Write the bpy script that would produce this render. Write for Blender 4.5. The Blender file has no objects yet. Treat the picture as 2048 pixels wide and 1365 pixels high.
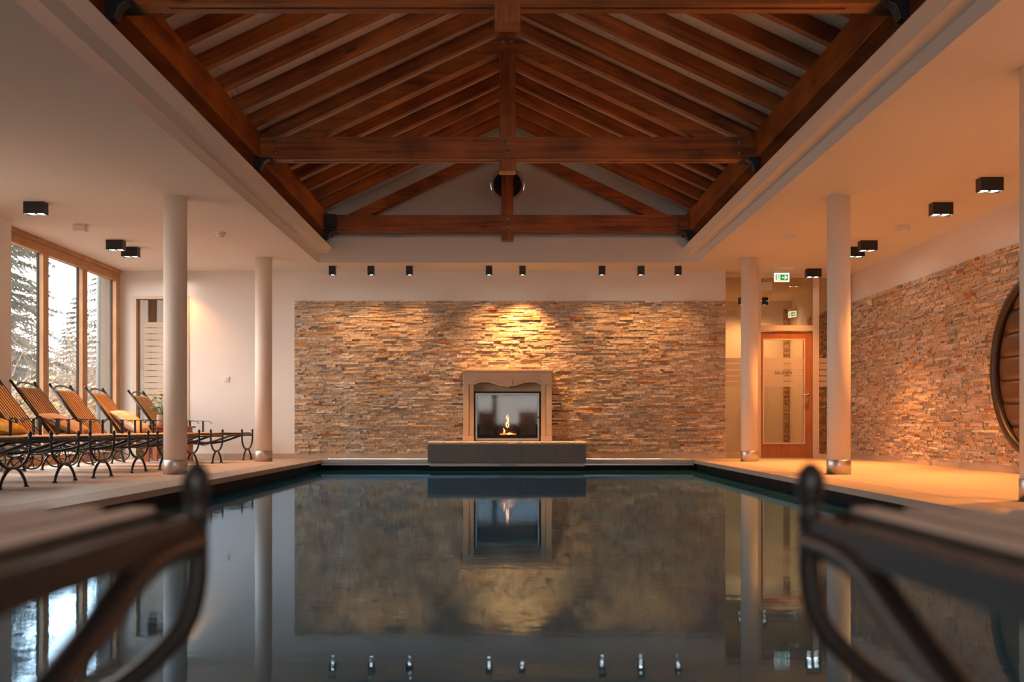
import bpy, math, random
from mathutils import Vector, Matrix
sc = bpy.context.scene
C = sc.collection
R = math.radians
PI = math.pi
# ------------------------------------------------------------------ camera, world, exposure
cam_d = bpy.data.cameras.new('camera')
cam = bpy.data.objects.new('camera', cam_d)
C.objects.link(cam)
EYE = 0.53
cam.location = (0, 0, EYE)
cam.rotation_euler = (R(90), 0, 0)
cam_d.sensor_width = 36.0
cam_d.lens = 35.0
cam_d.shift_x = 9 / 2048
cam_d.shift_y = 170.5 / 2048
cam_d.clip_start = 0.02
cam_d.dof.use_dof = True
cam_d.dof.focus_distance = 13.5
cam_d.dof.aperture_fstop = 2.6
sc.camera = cam
vs = sc.view_settings
vs.view_transform = 'Standard'
vs.look = 'None'
vs.gamma = 1.0
vs.use_curve_mapping = False
vs.exposure = -0.06
w = bpy.data.worlds.new('overcast_sky')
sc.world = w
w.use_nodes = True
SKY = w.node_tree.nodes['Background']
SKY.inputs['Color'].default_value = (1.0, 0.93, 0.885, 1)
SKY.inputs['Strength'].default_value = 9.0
sc.cycles.max_bounces = 10
sc.cycles.diffuse_bounces = 5
sc.cycles.glossy_bounces = 5
sc.cycles.transmission_bounces = 6
sc.cycles.transparent_max_bounces = 16
sc.cycles.sample_clamp_indirect = 6.0
sc.cycles.caustics_reflective = False
sc.cycles.caustics_refractive = False
sc.cycles.use_denoising = True
WARM = (1.0, 0.48, 0.165)
P_TWIN = 800.0
P_SINGLE = 130.0

def portal(name, loc, rot, sx, sy):
    l = bpy.data.lights.new(name, 'AREA')
    l.shape = 'RECTANGLE'; l.size = sx; l.size_y = sy
    l.cycles.is_portal = True
    o = bpy.data.objects.new(name, l); C.objects.link(o)
    o.location = loc; o.rotation_euler = rot
    o['kind'] = 'helper'
portal('window_portal', (-6.55, 14.25, 1.55), (0, R(-90), 0), 2.9, 4.0)
portal('window_portal', (-6.55, 9.85, 1.55), (0, R(-90), 0), 2.9, 2.9)
portal('window_portal', (0, -4.2, 1.55), (R(90), 0, 0), 4.4, 2.3)

# ------------------------------------------------------------------ materials
def new_mat(name):
    m = bpy.data.materials.new(name); m.use_nodes = True
    return m, m.node_tree.nodes, m.node_tree.links, m.node_tree.nodes['Principled BSDF']

def mat(name, col, rough=0.6, metal=0.0, var=0.0, scale=6.0, bump=0.0, bscale=40.0, stretch=(1, 1, 1), spec=0.5, coat=0.0):
    m, N, L, b = new_mat(name)
    b.inputs['Roughness'].default_value = rough
    b.inputs['Metallic'].default_value = metal
    b.inputs['Specular IOR Level'].default_value = spec
    b.inputs['Coat Weight'].default_value = coat
    c = (*col, 1)
    b.inputs['Base Color'].default_value = c
    tc = N.new('ShaderNodeTexCoord'); mp = N.new('ShaderNodeMapping')
    mp.inputs['Scale'].default_value = stretch
    L.new(tc.outputs['Object'], mp.inputs['Vector'])
    if var > 0:
        n = N.new('ShaderNodeTexNoise'); n.inputs['Scale'].default_value = scale; n.inputs['Detail'].default_value = 6
        L.new(mp.outputs['Vector'], n.inputs['Vector'])
        mx = N.new('ShaderNodeMix'); mx.data_type = 'RGBA'
        mx.inputs[6].default_value = (*[v * (1 - var) for v in col], 1)
        mx.inputs[7].default_value = (*[min(1, v * (1 + var)) for v in col], 1)
        L.new(n.outputs['Fac'], mx.inputs[0])
        L.new(mx.outputs[2], b.inputs['Base Color'])
    if bump > 0:
        n2 = N.new('ShaderNodeTexNoise'); n2.inputs['Scale'].default_value = bscale; n2.inputs['Detail'].default_value = 4
        L.new(mp.outputs['Vector'], n2.inputs['Vector'])
        bp = N.new('ShaderNodeBump'); bp.inputs['Strength'].default_value = bump; bp.inputs['Distance'].default_value = 0.01
        L.new(n2.outputs['Fac'], bp.inputs['Height']); L.new(bp.outputs['Normal'], b.inputs['Normal'])
    return m

def wood(name, dark, light, axis=0, rough=0.45, fine=1.0, knots=True):
    m, N, L, b = new_mat(name)
    b.inputs['Roughness'].default_value = rough
    tc = N.new('ShaderNodeTexCoord'); oi = N.new('ShaderNodeObjectInfo')
    ad = N.new('ShaderNodeVectorMath'); ad.operation = 'MULTIPLY_ADD'
    cb = N.new('ShaderNodeCombineXYZ')
    for k in range(3): L.new(oi.outputs['Random'], cb.inputs[k])
    L.new(cb.outputs[0], ad.inputs[0]); ad.inputs[1].default_value = (37, 53, 71)
    L.new(tc.outputs['Object'], ad.inputs[2])
    mp = N.new('ShaderNodeMapping'); s = [22 * fine] * 3; s[axis] = 1.1 * fine
    mp.inputs['Scale'].default_value = s
    L.new(ad.outputs[0], mp.inputs['Vector'])
    n = N.new('ShaderNodeTexNoise'); n.inputs['Scale'].default_value = 1.0; n.inputs['Detail'].default_value = 7; n.inputs['Distortion'].default_value = 0.6
    L.new(mp.outputs[0], n.inputs['Vector'])
    n2 = N.new('ShaderNodeTexNoise'); n2.inputs['Scale'].default_value = 1.7 * fine; n2.inputs['Detail'].default_value = 5
    L.new(ad.outputs[0], n2.inputs['Vector'])
    mx = N.new('ShaderNodeMath'); mx.operation = 'MULTIPLY_ADD'; mx.inputs[1].default_value = 0.55
    L.new(n2.outputs['Fac'], mx.inputs[0])
    m3 = N.new('ShaderNodeMath'); m3.operation = 'MULTIPLY'; m3.inputs[1].default_value = 0.5
    L.new(n.outputs['Fac'], m3.inputs[0]); L.new(m3.outputs[0], mx.inputs[2])
    rp = N.new('ShaderNodeValToRGB')
    rp.color_ramp.elements[0].position = 0.36; rp.color_ramp.elements[0].color = (*dark, 1)
    rp.color_ramp.elements[1].position = 0.66; rp.color_ramp.elements[1].color = (*light, 1)
    L.new(mx.outputs[0], rp.inputs['Fac'])
    out = rp.outputs['Color']
    if knots:
        mp2 = N.new('ShaderNodeMapping'); s2 = [3.2] * 3; s2[axis] = 0.9; mp2.inputs['Scale'].default_value = s2
        L.new(ad.outputs[0], mp2.inputs['Vector'])
        v = N.new('ShaderNodeTexVoronoi'); v.inputs['Scale'].default_value = 1.6
        L.new(mp2.outputs[0], v.inputs['Vector'])
        r2 = N.new('ShaderNodeValToRGB')
        r2.color_ramp.elements[0].position = 0.035; r2.color_ramp.elements[0].color = (0.12, 0.1, 0.1, 1)
        r2.color_ramp.elements[1].position = 0.14; r2.color_ramp.elements[1].color = (1, 1, 1, 1)
        L.new(v.outputs['Distance'], r2.inputs['Fac'])
        mm = N.new('ShaderNodeMix'); mm.data_type = 'RGBA'; mm.blend_type = 'MULTIPLY'; mm.inputs[0].default_value = 0.8
        L.new(out, mm.inputs[6]); L.new(r2.outputs['Color'], mm.inputs[7]); out = mm.outputs[2]
    L.new(out, b.inputs['Base Color'])
    bp = N.new('ShaderNodeBump'); bp.inputs['Strength'].default_value = 0.25; bp.inputs['Distance'].default_value = 0.004
    L.new(n.outputs['Fac'], bp.inputs['Height']); L.new(bp.outputs['Normal'], b.inputs['Normal'])
    return m

def glass(name, tint=(0.97, 0.98, 0.98), ior=1.45, rough=0.0):
    m, N, L, b = new_mat(name)
    N.remove(b); out = N['Material Output']
    fr = N.new('ShaderNodeFresnel')
    ge = N.new('ShaderNodeNewGeometry'); io = N.new('ShaderNodeMix')      # same reflectance on both faces of the pane
    io.inputs[2].default_value = ior; io.inputs[3].default_value = 1 / ior
    L.new(ge.outputs['Backfacing'], io.inputs[0]); L.new(io.outputs[0], fr.inputs['IOR'])
    tr = N.new('ShaderNodeBsdfTransparent'); tr.inputs['Color'].default_value = (*tint, 1)
    gl = N.new('ShaderNodeBsdfGlossy'); gl.inputs['Roughness'].default_value = rough
    mx = N.new('ShaderNodeMixShader')
    L.new(fr.outputs[0], mx.inputs[0]); L.new(tr.outputs[0], mx.inputs[1]); L.new(gl.outputs[0], mx.inputs[2])
    L.new(mx.outputs[0], out.inputs['Surface'])
    return m

def emit(name, col, s):
    m, N, L, b = new_mat(name)
    b.inputs['Base Color'].default_value = (*col, 1)
    b.inputs['Emission Color'].default_value = (*col, 1)
    b.inputs['Emission Strength'].default_value = s
    return m

def frosted(name, col, alpha):
    m, N, L, b = new_mat(name)
    b.inputs['Base Color'].default_value = (*col, 1)
    b.inputs['Roughness'].default_value = 0.7
    b.inputs['Alpha'].default_value = alpha
    return m

def attr_stone(name):
    m, N, L, b = new_mat(name)
    b.inputs['Roughness'].default_value = 0.8
    b.inputs['Specular IOR Level'].default_value = 0.3
    at = N.new('ShaderNodeAttribute'); at.attribute_name = 'stone_colour'
    tc = N.new('ShaderNodeTexCoord')
    n = N.new('ShaderNodeTexNoise'); n.inputs['Scale'].default_value = 30; n.inputs['Detail'].default_value = 6
    L.new(tc.outputs['Object'], n.inputs['Vector'])
    rp = N.new('ShaderNodeValToRGB')
    rp.color_ramp.elements[0].position = 0.3; rp.color_ramp.elements[0].color = (0.62, 0.6, 0.58, 1)
    rp.color_ramp.elements[1].position = 0.7; rp.color_ramp.elements[1].color = (1.15, 1.12, 1.08, 1)
    L.new(n.outputs['Fac'], rp.inputs['Fac'])
    mm = N.new('ShaderNodeMix'); mm.data_type = 'RGBA'; mm.blend_type = 'MULTIPLY'; mm.inputs[0].default_value = 1.0
    L.new(at.outputs['Color'], mm.inputs[6]); L.new(rp.outputs['Color'], mm.inputs[7])
    L.new(mm.outputs[2], b.inputs['Base Color'])
    bp = N.new('ShaderNodeBump'); bp.inputs['Strength'].default_value = 0.7; bp.inputs['Distance'].default_value = 0.012
    L.new(n.outputs['Fac'], bp.inputs['Height']); L.new(bp.outputs['Normal'], b.inputs['Normal'])
    return m

def water_mat():
    m, N, L, b = new_mat('pool_water')
    N.remove(b); out = N['Material Output']
    tc = N.new('ShaderNodeTexCoord')
    def noise(sc_, scale, det):
        mp = N.new('ShaderNodeMapping'); mp.inputs['Scale'].default_value = sc_
        L.new(tc.outputs['Object'], mp.inputs['Vector'])
        n = N.new('ShaderNodeTexNoise'); n.inputs['Scale'].default_value = scale; n.inputs['Detail'].default_value = det
        n.inputs['Distortion'].default_value = 0.4
        L.new(mp.outputs[0], n.inputs['Vector']); return n
    a = noise((0.9, 1.0, 1), 1.3, 2)
    c = noise((0.7, 1.8, 1), 6.0, 3)
    ad = N.new('ShaderNodeMath'); ad.operation = 'MULTIPLY_ADD'; ad.inputs[1].default_value = 0.55
    L.new(c.outputs['Fac'], ad.inputs[0]); L.new(a.outputs['Fac'], ad.inputs[2])
    bp = N.new('ShaderNodeBump'); bp.inputs['Strength'].default_value = 1.0; bp.inputs['Distance'].default_value = 0.0009
    L.new(ad.outputs[0], bp.inputs['Height'])
    fr = N.new('ShaderNodeFresnel'); fr.inputs['IOR'].default_value = 1.56
    L.new(bp.outputs['Normal'], fr.inputs['Normal'])
    gl = N.new('ShaderNodeBsdfGlossy'); gl.inputs['Roughness'].default_value = 0.02; gl.inputs['Color'].default_value = (0.46, 0.72, 1.0, 1)
    L.new(bp.outputs['Normal'], gl.inputs['Normal'])
    tr = N.new('ShaderNodeBsdfTransparent'); tr.inputs['Color'].default_value = (0.46, 0.80, 0.95, 1)
    df = N.new('ShaderNodeBsdfDiffuse'); df.inputs['Color'].default_value = (0.024, 0.125, 0.22, 1)   # light scattered back by the water body
    bd = N.new('ShaderNodeMixShader'); bd.inputs[0].default_value = 0.80
    L.new(tr.outputs[0], bd.inputs[1]); L.new(df.outputs[0], bd.inputs[2])
    mx = N.new('ShaderNodeMixShader')
    L.new(fr.outputs[0], mx.inputs[0]); L.new(bd.outputs[0], mx.inputs[1]); L.new(gl.outputs[0], mx.inputs[2])
    L.new(mx.outputs[0], out.inputs['Surface'])
    return m

M = {}
M['plaster'] = mat('white_plaster', (0.82, 0.78, 0.74), 0.85, var=0.03, scale=3, bump=0.12, bscale=60)
M['ceil'] = mat('ceiling_paint', (0.80, 0.77, 0.74), 0.9, bump=0.04, bscale=120)
M['column'] = mat('column_paint', (0.88, 0.77, 0.67), 0.6)
M['steel'] = mat('brushed_steel', (0.55, 0.52, 0.50), 0.40, metal=1.0, var=0.08, scale=4, stretch=(30, 30, 0.5))
M['tile'] = mat('floor_tile', (0.46, 0.38, 0.31), 0.45, var=0.10, scale=3, bump=0.06, bscale=80)
M['tile2'] = mat('coping_stone', (0.40, 0.33, 0.27), 0.5, var=0.1, scale=4, bump=0.06, bscale=80)
M['base'] = mat('baseboard_tile', (0.55, 0.43, 0.33), 0.5, var=0.08, scale=4)
M['grout'] = mat('grout', (0.16, 0.13, 0.11), 0.9)
M['beam'] = [wood('roof_timber_%d' % k, (0.10, 0.022, 0.004), (0.42, 0.13, 0.020), axis=k) for k in range(3)]
M['frame'] = [wood('window_oak_%d' % k, (0.36, 0.17, 0.06), (0.56, 0.30, 0.13), axis=k, fine=2, knots=False) for k in range(3)]
M['door'] = wood('door_veneer', (0.33, 0.11, 0.035), (0.48, 0.18, 0.06), axis=2, fine=1.5, knots=False, rough=0.35)
M['slat'] = wood('slat_wood', (0.42, 0.20, 0.065), (0.68, 0.38, 0.15), axis=0, fine=2, knots=False, rough=0.5)
M['slat_lit'] = wood('lit_slat_wood', (0.62, 0.50, 0.42), (0.82, 0.70, 0.61), axis=0, fine=2, knots=False, rough=0.5)  # near loungers' slats, light from behind put into a paler colour
M['table'] = wood('red_stained_wood', (0.30, 0.07, 0.022), (0.46, 0.14, 0.045), axis=2, fine=2, knots=False)
M['gapsheet'] = mat('dark_gap_sheet', (0.012, 0.008, 0.006), 0.9)  # added dark sheet just below the slat tops, blackens the gaps
M['iron'] = mat('wrought_iron', (0.03, 0.028, 0.028), 0.34, metal=0.4, bump=0.05, bscale=150)
M['black'] = mat('black_lacquer', (0.010, 0.009, 0.009), 0.45)
M['bolt'] = mat('galvanised_bolt', (0.35, 0.33, 0.30), 0.4, metal=0.9)
M['bracket'] = mat('dark_steel', (0.035, 0.038, 0.045), 0.42, metal=0.6)
M['stone'] = attr_stone('split_slate')
M['sand'] = mat('sandstone', (0.66, 0.47, 0.32), 0.8, var=0.12, scale=5, bump=0.15, bscale=50)
M['sandlight'] = mat('sandstone_edge', (0.62, 0.50, 0.40), 0.85, var=0.15, scale=12, bump=0.4, bscale=30)
M['slab'] = mat('grey_slate_slab', (0.13, 0.115, 0.105), 0.55, var=0.2, scale=5, bump=0.08, bscale=60)
M['joint'] = mat('light_joint', (0.42, 0.38, 0.34), 0.8)
M['greysteel'] = mat('grey_aluminium', (0.42, 0.41, 0.40), 0.5, metal=0.1)
M['ink'] = mat('black_print', (0.01, 0.01, 0.01), 0.6)
M['soot'] = mat('firebox_steel', (0.03, 0.026, 0.023), 0.6, metal=0.3)
M['firebrick'] = mat('firebrick', (0.42, 0.31, 0.23), 0.8, var=0.2, scale=6)
M['stove'] = mat('stove_frame_metal', (0.30, 0.26, 0.23), 0.35, metal=0.9, var=0.25, scale=20)
M['bark'] = mat('log_bark', (0.07, 0.04, 0.025), 0.9, var=0.4, scale=12, bump=0.5, bscale=30)
M['ember'] = emit('ember', (1.0, 0.10, 0.015), 6)
M['flame'] = emit('flame', (1.0, 0.36, 0.10), 8)
M['glass'] = glass('window_glass')
M['sglass'] = glass('stove_glass', (0.80, 0.80, 0.80), 1.38, 0.04)
M['dglass'] = glass('door_glass', (0.90, 0.84, 0.76), 1.5)
M['frost'] = frosted('frosted_film', (0.75, 0.64, 0.52), 0.55)
M['gasket'] = mat('rubber_gasket', (0.03, 0.025, 0.02), 0.7)
M['palewood'] = mat('pale_lacquer', (0.70, 0.56, 0.44), 0.5)
M['white'] = mat('white_plastic', (0.78, 0.74, 0.68), 0.4)
M['bulb'] = emit('lamp_lens', (1.0, 0.86, 0.68), 60)
M['signgreen'] = emit('sign_green', (0.01, 0.30, 0.045), 0.9)
M['signwhite'] = emit('sign_white', (0.9, 0.88, 0.82), 1.0)
M['leather'] = mat('brown_leather', (0.075, 0.04, 0.025), 0.36, var=0.1, scale=8, bump=0.06, bscale=200)
M['darkwood'] = mat('dark_rim', (0.025, 0.014, 0.009), 0.4)
M['pooltile'] = mat('pool_lining', (0.20, 0.50, 0.63), 0.5, var=0.15, scale=1.2)
M['poolwall'] = mat('black_pool_tile', (0.004, 0.004, 0.005), 0.6, spec=0.2)
M['water'] = water_mat()
M['beige'] = mat('beige_cotton', (0.55, 0.36, 0.20), 0.9, var=0.1, scale=10, bump=0.2, bscale=60)
M['mustard'] = mat('mustard_blanket', (0.62, 0.33, 0.05), 0.95, var=0.12, scale=10, bump=0.5, bscale=90)
M['fur'] = mat('cream_fur', (0.70, 0.55, 0.40), 1.0, var=0.2, scale=20, bump=1.0, bscale=25)
M['leaf'] = mat('plant_leaf', (0.13, 0.30, 0.06), 0.4, var=0.35, scale=5)
M['flower'] = mat('orange_flower', (0.85, 0.20, 0.08), 0.4)
M['pot'] = mat('stone_pot', (0.36, 0.29, 0.23), 0.8, var=0.2, scale=15)
M['soil'] = mat('soil', (0.05, 0.03, 0.02), 0.95)
M['ground'] = mat('leaf_litter_ground', (0.20, 0.16, 0.13), 0.95, var=0.5, scale=2.5)
M['needle'] = mat('conifer_needles', (0.08, 0.092, 0.078), 0.8, var=0.4, scale=3)
M['trunk'] = mat('tree_bark', (0.16, 0.12, 0.09), 0.9, var=0.3, scale=8)
M['twig'] = mat('bare_twigs', (0.20, 0.16, 0.13), 0.9, var=0.25, scale=4)
M['tanleaf'] = mat('dry_tan_leaves', (0.36, 0.20, 0.10), 0.8, var=0.35, scale=3)
M['yleaf'] = mat('pale_yellow_leaves', (0.38, 0.29, 0.16), 0.8, var=0.3, scale=3)
M['drain'] = mat('zinc_pipe', (0.16, 0.20, 0.20), 0.6)
M['carpet'] = mat('corridor_floor', (0.5, 0.36, 0.24), 0.6)

# ------------------------------------------------------------------ mesh helpers
class MB:
    def __init__(s):
        s.v = []; s.f = []; s.col = None
    def add(s, vs_, fs):
        o = len(s.v); s.v += [tuple(p) for p in vs_]; s.f += [tuple(i + o for i in f) for f in fs]; return s
    def box(s, x0, x1, y0, y1, z0, z1):
        return s.add([(x0, y0, z0), (x1, y0, z0), (x1, y1, z0), (x0, y1, z0), (x0, y0, z1), (x1, y0, z1), (x1, y1, z1), (x0, y1, z1)],
                     [(0, 3, 2, 1), (4, 5, 6, 7), (0, 1, 5, 4), (1, 2, 6, 5), (2, 3, 7, 6), (3, 0, 4, 7)])
    def prism(s, poly, axis, a, b):
        # poly: 2D points in the two other axes (x,y order kept), extruded from a to b along axis
        def P(p, t):
            q = list(p); q.insert(axis, t); return tuple(q)
        n = len(poly)
        vs_ = [P(p, a) for p in poly] + [P(p, b) for p in poly]
        fs = [tuple(range(n)), tuple(range(2 * n - 1, n - 1, -1))] + [(i, i + n, (i + 1) % n + n, (i + 1) % n) for i in range(n)]
        return s.add(vs_, fs)
    def tube(s, path, r, n=8, closed=False, flat=None):
        P = [Vector(p) for p in path]; k = len(P)
        rs = r if isinstance(r, (list, tuple)) else [r] * k
        prev = None; rings = []
        for i, p in enumerate(P):
            if closed: t = P[(i + 1) % k] - P[i - 1]
            else: t = P[min(i + 1, k - 1)] - P[max(i - 1, 0)]
            t.normalize()
            if prev is None:
                u = t.orthogonal() if flat is None else (Vector(flat) - t * t.dot(Vector(flat)))
                u.normalize()
            else:
                u = prev - t * prev.dot(t)
                if u.length < 1e-6: u = t.orthogonal()
                u.normalize()
            prev = u; v = t.cross(u)
            rings.append([p + (u * math.cos(2 * PI * j / n) + v * math.sin(2 * PI * j / n)) * rs[i] for j in range(n)])
        vs_ = [q for rg in rings for q in rg]; fs = []
        for i in range(k if closed else k - 1):
            a = i * n; b = ((i + 1) % k) * n
            fs += [(a + j, a + (j + 1) % n, b + (j + 1) % n, b + j) for j in range(n)]
        if not closed:
            fs += [tuple(range(n - 1, -1, -1)), tuple((k - 1) * n + j for j in range(n))]
        return s.add(vs_, fs)
    def lathe(s, prof, n=24, c=(0, 0, 0), axis=2):
        vs_ = []; fs = []
        for (r, h) in prof:
            for j in range(n):
                a = 2 * PI * j / n; q = [math.cos(a) * r, math.sin(a) * r]; q.insert(axis, h)
                vs_.append((q[0] + c[0], q[1] + c[1], q[2] + c[2]))
        for i in range(len(prof) - 1):
            fs += [(i * n + j, i * n + (j + 1) % n, (i + 1) * n + (j + 1) % n, (i + 1) * n + j) for j in range(n)]
        fs += [tuple(range(n - 1, -1, -1)), tuple((len(prof) - 1) * n + j for j in range(n))]
        return s.add(vs_, fs)
    def mesh(s, name, m, smooth=False):
        me = bpy.data.meshes.new(name)
        me.from_pydata(s.v, [], s.f)
        if m: me.materials.append(m)
        import bmesh
        bm = bmesh.new(); bm.from_mesh(me); bmesh.ops.recalc_face_normals(bm, faces=bm.faces); bm.to_mesh(me); bm.free()
        if smooth:
            me.shade_smooth() if smooth is True else me.shade_auto_smooth(angle=R(smooth)) if hasattr(me, 'shade_auto_smooth') else me.shade_smooth()
        return me
    def build(s, name, m, parent=None, smooth=False, bevel=0.0):
        o = bpy.data.objects.new(name, s.mesh(name, m, smooth))
        C.objects.link(o)
        if parent is not None: o.parent = parent
        if bevel:
            b = o.modifiers.new('bevel', 'BEVEL'); b.width = bevel; b.segments = 2; b.limit_method = 'ANGLE'
        return o

def inst(name, me, parent=None, loc=(0, 0, 0), rot=(0, 0, 0), scale=(1, 1, 1)):
    o = bpy.data.objects.new(name, me); C.objects.link(o)
    o.location = loc; o.rotation_euler = rot; o.scale = scale
    if parent is not None: o.parent = parent
    return o
def empty(name, loc=(0, 0, 0), rz=0):
    o = bpy.data.objects.new(name, None); C.objects.link(o)
    o.location = loc; o.rotation_euler = (0, 0, rz); o.empty_display_size = 0.1
    return o
def tag(o, label, cat, group=None, kind=None):
    o['label'] = label; o['category'] = cat
    if group: o['group'] = group
    if kind: o['kind'] = kind
    return o
def struct(o):
    o['kind'] = 'structure'; return o
def copy_tree(o, parent=None):
    c = o.copy(); C.objects.link(c); c.parent = parent
    for ch in list(o.children): copy_tree(ch, c)
    return c
def smooth_path(pts, n=6, closed=False):
    P = [Vector(p) for p in pts]; out = []; k = len(P)
    for i in range(k if closed else k - 1):
        g = (lambda j: P[j % k]) if closed else (lambda j: P[max(0, min(k - 1, j))])
        p0, p1, p2, p3 = g(i - 1), g(i), g(i + 1), g(i + 2)
        for t in range(n):
            x = t / n
            out.append(0.5 * ((2 * p1) + (p2 - p0) * x + (2 * p0 - 5 * p1 + 4 * p2 - p3) * x * x + (3 * p1 - p0 - 3 * p2 + p3) * x ** 3))
    if not closed: out.append(P[-1])
    return out
def text_mesh(body, size, m, extrude=0.001, align='CENTER'):
    cu = bpy.data.curves.new('text', 'FONT'); cu.body = body; cu.size = size; cu.extrude = extrude; cu.align_x = align; cu.align_y = 'CENTER'
    o = bpy.data.objects.new('text', cu); C.objects.link(o)
    dg = bpy.context.evaluated_depsgraph_get()
    me = bpy.data.meshes.new_from_object(o.evaluated_get(dg))
    bpy.data.objects.remove(o)
    me.materials.clear(); me.materials.append(m)
    return me

# ------------------------------------------------------------------ dimensions
CEIL = 3.06
XL, XR = -6.33, 5.72
PX = 2.93            # pool half width
YB = 16.25           # back wall plaster
YD = 16.55           # door wall
YP = 15.6            # far pool edge
YN = 1.9             # near pool edge
YR = -4.0
WATER = -0.16
# ------------------------------------------------------------------ floor
fl = MB()
fl.box(XL - 0.2, -PX - 0.2, YN, YD + 0.1, -0.3, -0.014)
fl.box(PX + 0.2, XR + 0.2, YN, YD + 0.1, -0.3, -0.014)
fl.box(-PX - 0.02, PX + 0.02, YP + 0.21, YD + 0.1, -0.3, -0.056)
floor = struct(fl.build('floor', M['grout']))
struct(MB().box(XL - 0.2, XR + 0.2, YR - 0.2, YN, -0.3, 0.0).build('floor_entrance', M['tile'])) 
TL, TW = 0.9, 0.6
tile_me = MB().box(-TW / 2 + .0015, TW / 2 - .0015, -TL / 2 + .0015, TL / 2 - .0015, -0.014, 0).mesh('tile', M['tile'])
def lay(x0, x1, y0, y1, me, tw, tl, name):
    nx = max(1, round((x1 - x0) / tw)); ny = max(1, round((y1 - y0) / tl))
    for i in range(nx):
        for j in range(ny):
            inst(name, me, floor, (x0 + (i + .5) * (x1 - x0) / nx, y0 + (j + .5) * (y1 - y0) / ny, 0), scale=((x1 - x0) / nx / tw, (y1 - y0) / ny / tl, 1))
lay(XL, -3.297, YN, YB, tile_me, TW, TL, 'tile')
lay(3.297, XR, YN, YD, tile_me, TW, TL, 'tile')
cop_me = MB().box(-0.18 + .001, 0.18 - .001, -0.6 + .002, 0.6 - .002, -0.055, 0).mesh('coping_stone', M['tile2'])
for s in (-1, 1):
    n = 12; y1 = YB if s < 0 else YB
    for j in range(n):
        L_ = (YB - YN) / n
        inst('coping_stone', cop_me, floor, (s * (PX + 0.18), YN + (j + .5) * L_, 0), scale=(1, L_ / 1.2, 1))
# ledge at the far end of the pool
led = MB().box(-PX, PX, YP, YB, -0.055, -0.002)
led.build('coping_ledge', M['greysteel'], floor)
MB().box(-PX, PX, YP + 0.06, YP + 0.075, -0.085, -0.06).build('overflow_rail', M['steel'], floor)
MB().box(-PX - 0.25, PX + 0.25, YP + 0.10, YP + 0.2, -0.4, -0.056).build('overflow_channel', M['poolwall'], floor)
# pool basin
PB = MB()
PB.box(-PX - 0.2, PX + 0.2, YN - 0.1, YP + 0.3, -1.62, -1.5)
PB.box(-PX - 0.3, -PX - 0.195, YN - 0.1, YP + 0.3, -1.5, -0.3)
PB.box(PX + 0.195, PX + 0.3, YN - 0.1, YP + 0.3, -1.5, -0.3)
PB.box(-PX - 0.2, PX + 0.2, YP + 0.2, YP + 0.3, -1.5, -0.3)
PB.box(-PX - 0.2, PX + 0.2, YN - 0.1, YN, -1.5, -0.0)
basin = struct(PB.build('wall_pool_basin', M['pooltile']))
# undercut wall below the coping, black tiles with pale joints
nb = 19; LB = (YP - YN) / nb
for s in (-1, 1):
    def prof(e): return [(s * (PX + 0.02 + e), -0.056), (s * (PX + 0.075 + e), -0.34), (s * (PX + 0.19 + e), -0.34), (s * (PX + 0.19 + e), -0.056)]
    me = MB().prism(prof(0), 1, -LB / 2 + 0.004, LB / 2 - 0.004).mesh('pool_tile', M['poolwall'])
    mj = MB().prism(prof(0.002), 1, -0.004, 0.004).mesh('tile_joint', M['joint'])
    for j in range(nb):
        inst('pool_tile', me, basin, (0, YN + (j + .5) * LB, 0))
        if j: inst('tile_joint', mj, basin, (0, YN + j * LB, 0))
wt = MB().add([(-PX - 0.05, YN, WATER), (PX + 0.05, YN, WATER), (PX + 0.05, YP + 0.1, WATER), (-PX - 0.05, YP + 0.1, WATER)], [(0, 1, 2, 3)]).build('pool_water', M['water'])
tag(wt, 'still dark blue-grey water filling the indoor pool', 'water', kind='stuff')

# ------------------------------------------------------------------ flat ceiling and coves
ce = MB()
ce.box(XL - 0.3, -PX - 0.13, YR - 0.2, 22.5, CEIL, CEIL + 0.2)
ce.box(PX + 0.13, XR + 0.3, YR - 0.2, 22.5, CEIL, CEIL + 0.2)
ce.box(-PX - 0.13, PX + 0.13, 15.55, 22.5, CEIL, CEIL + 0.2)
ce.box(-PX - 0.13, PX + 0.13, YR - 0.2, -1.0, CEIL, CEIL + 0.2)
struct(ce.build('ceiling', M['ceil']))
for s, nm in ((-1, 'trim_1'), (1, 'trim_2')):
    pr = [(s * 2.93, CEIL), (s * 2.93, 3.19), (s * 2.785, 3.19), (s * 2.70, 3.275), (s * 2.73, 3.31), (s * 3.06, 3.31), (s * 3.06, CEIL)]
    struct(MB().prism(pr, 1, -1.0, 15.4).build(nm, M['ceil']))
    struct(MB().box(*sorted((s * 3.06, s * 3.12)), -1.0, 15.9, CEIL + .2, 3.95).build('wall_eaves_' + ('left' if s < 0 else 'right'), M['ceil']))
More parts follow.
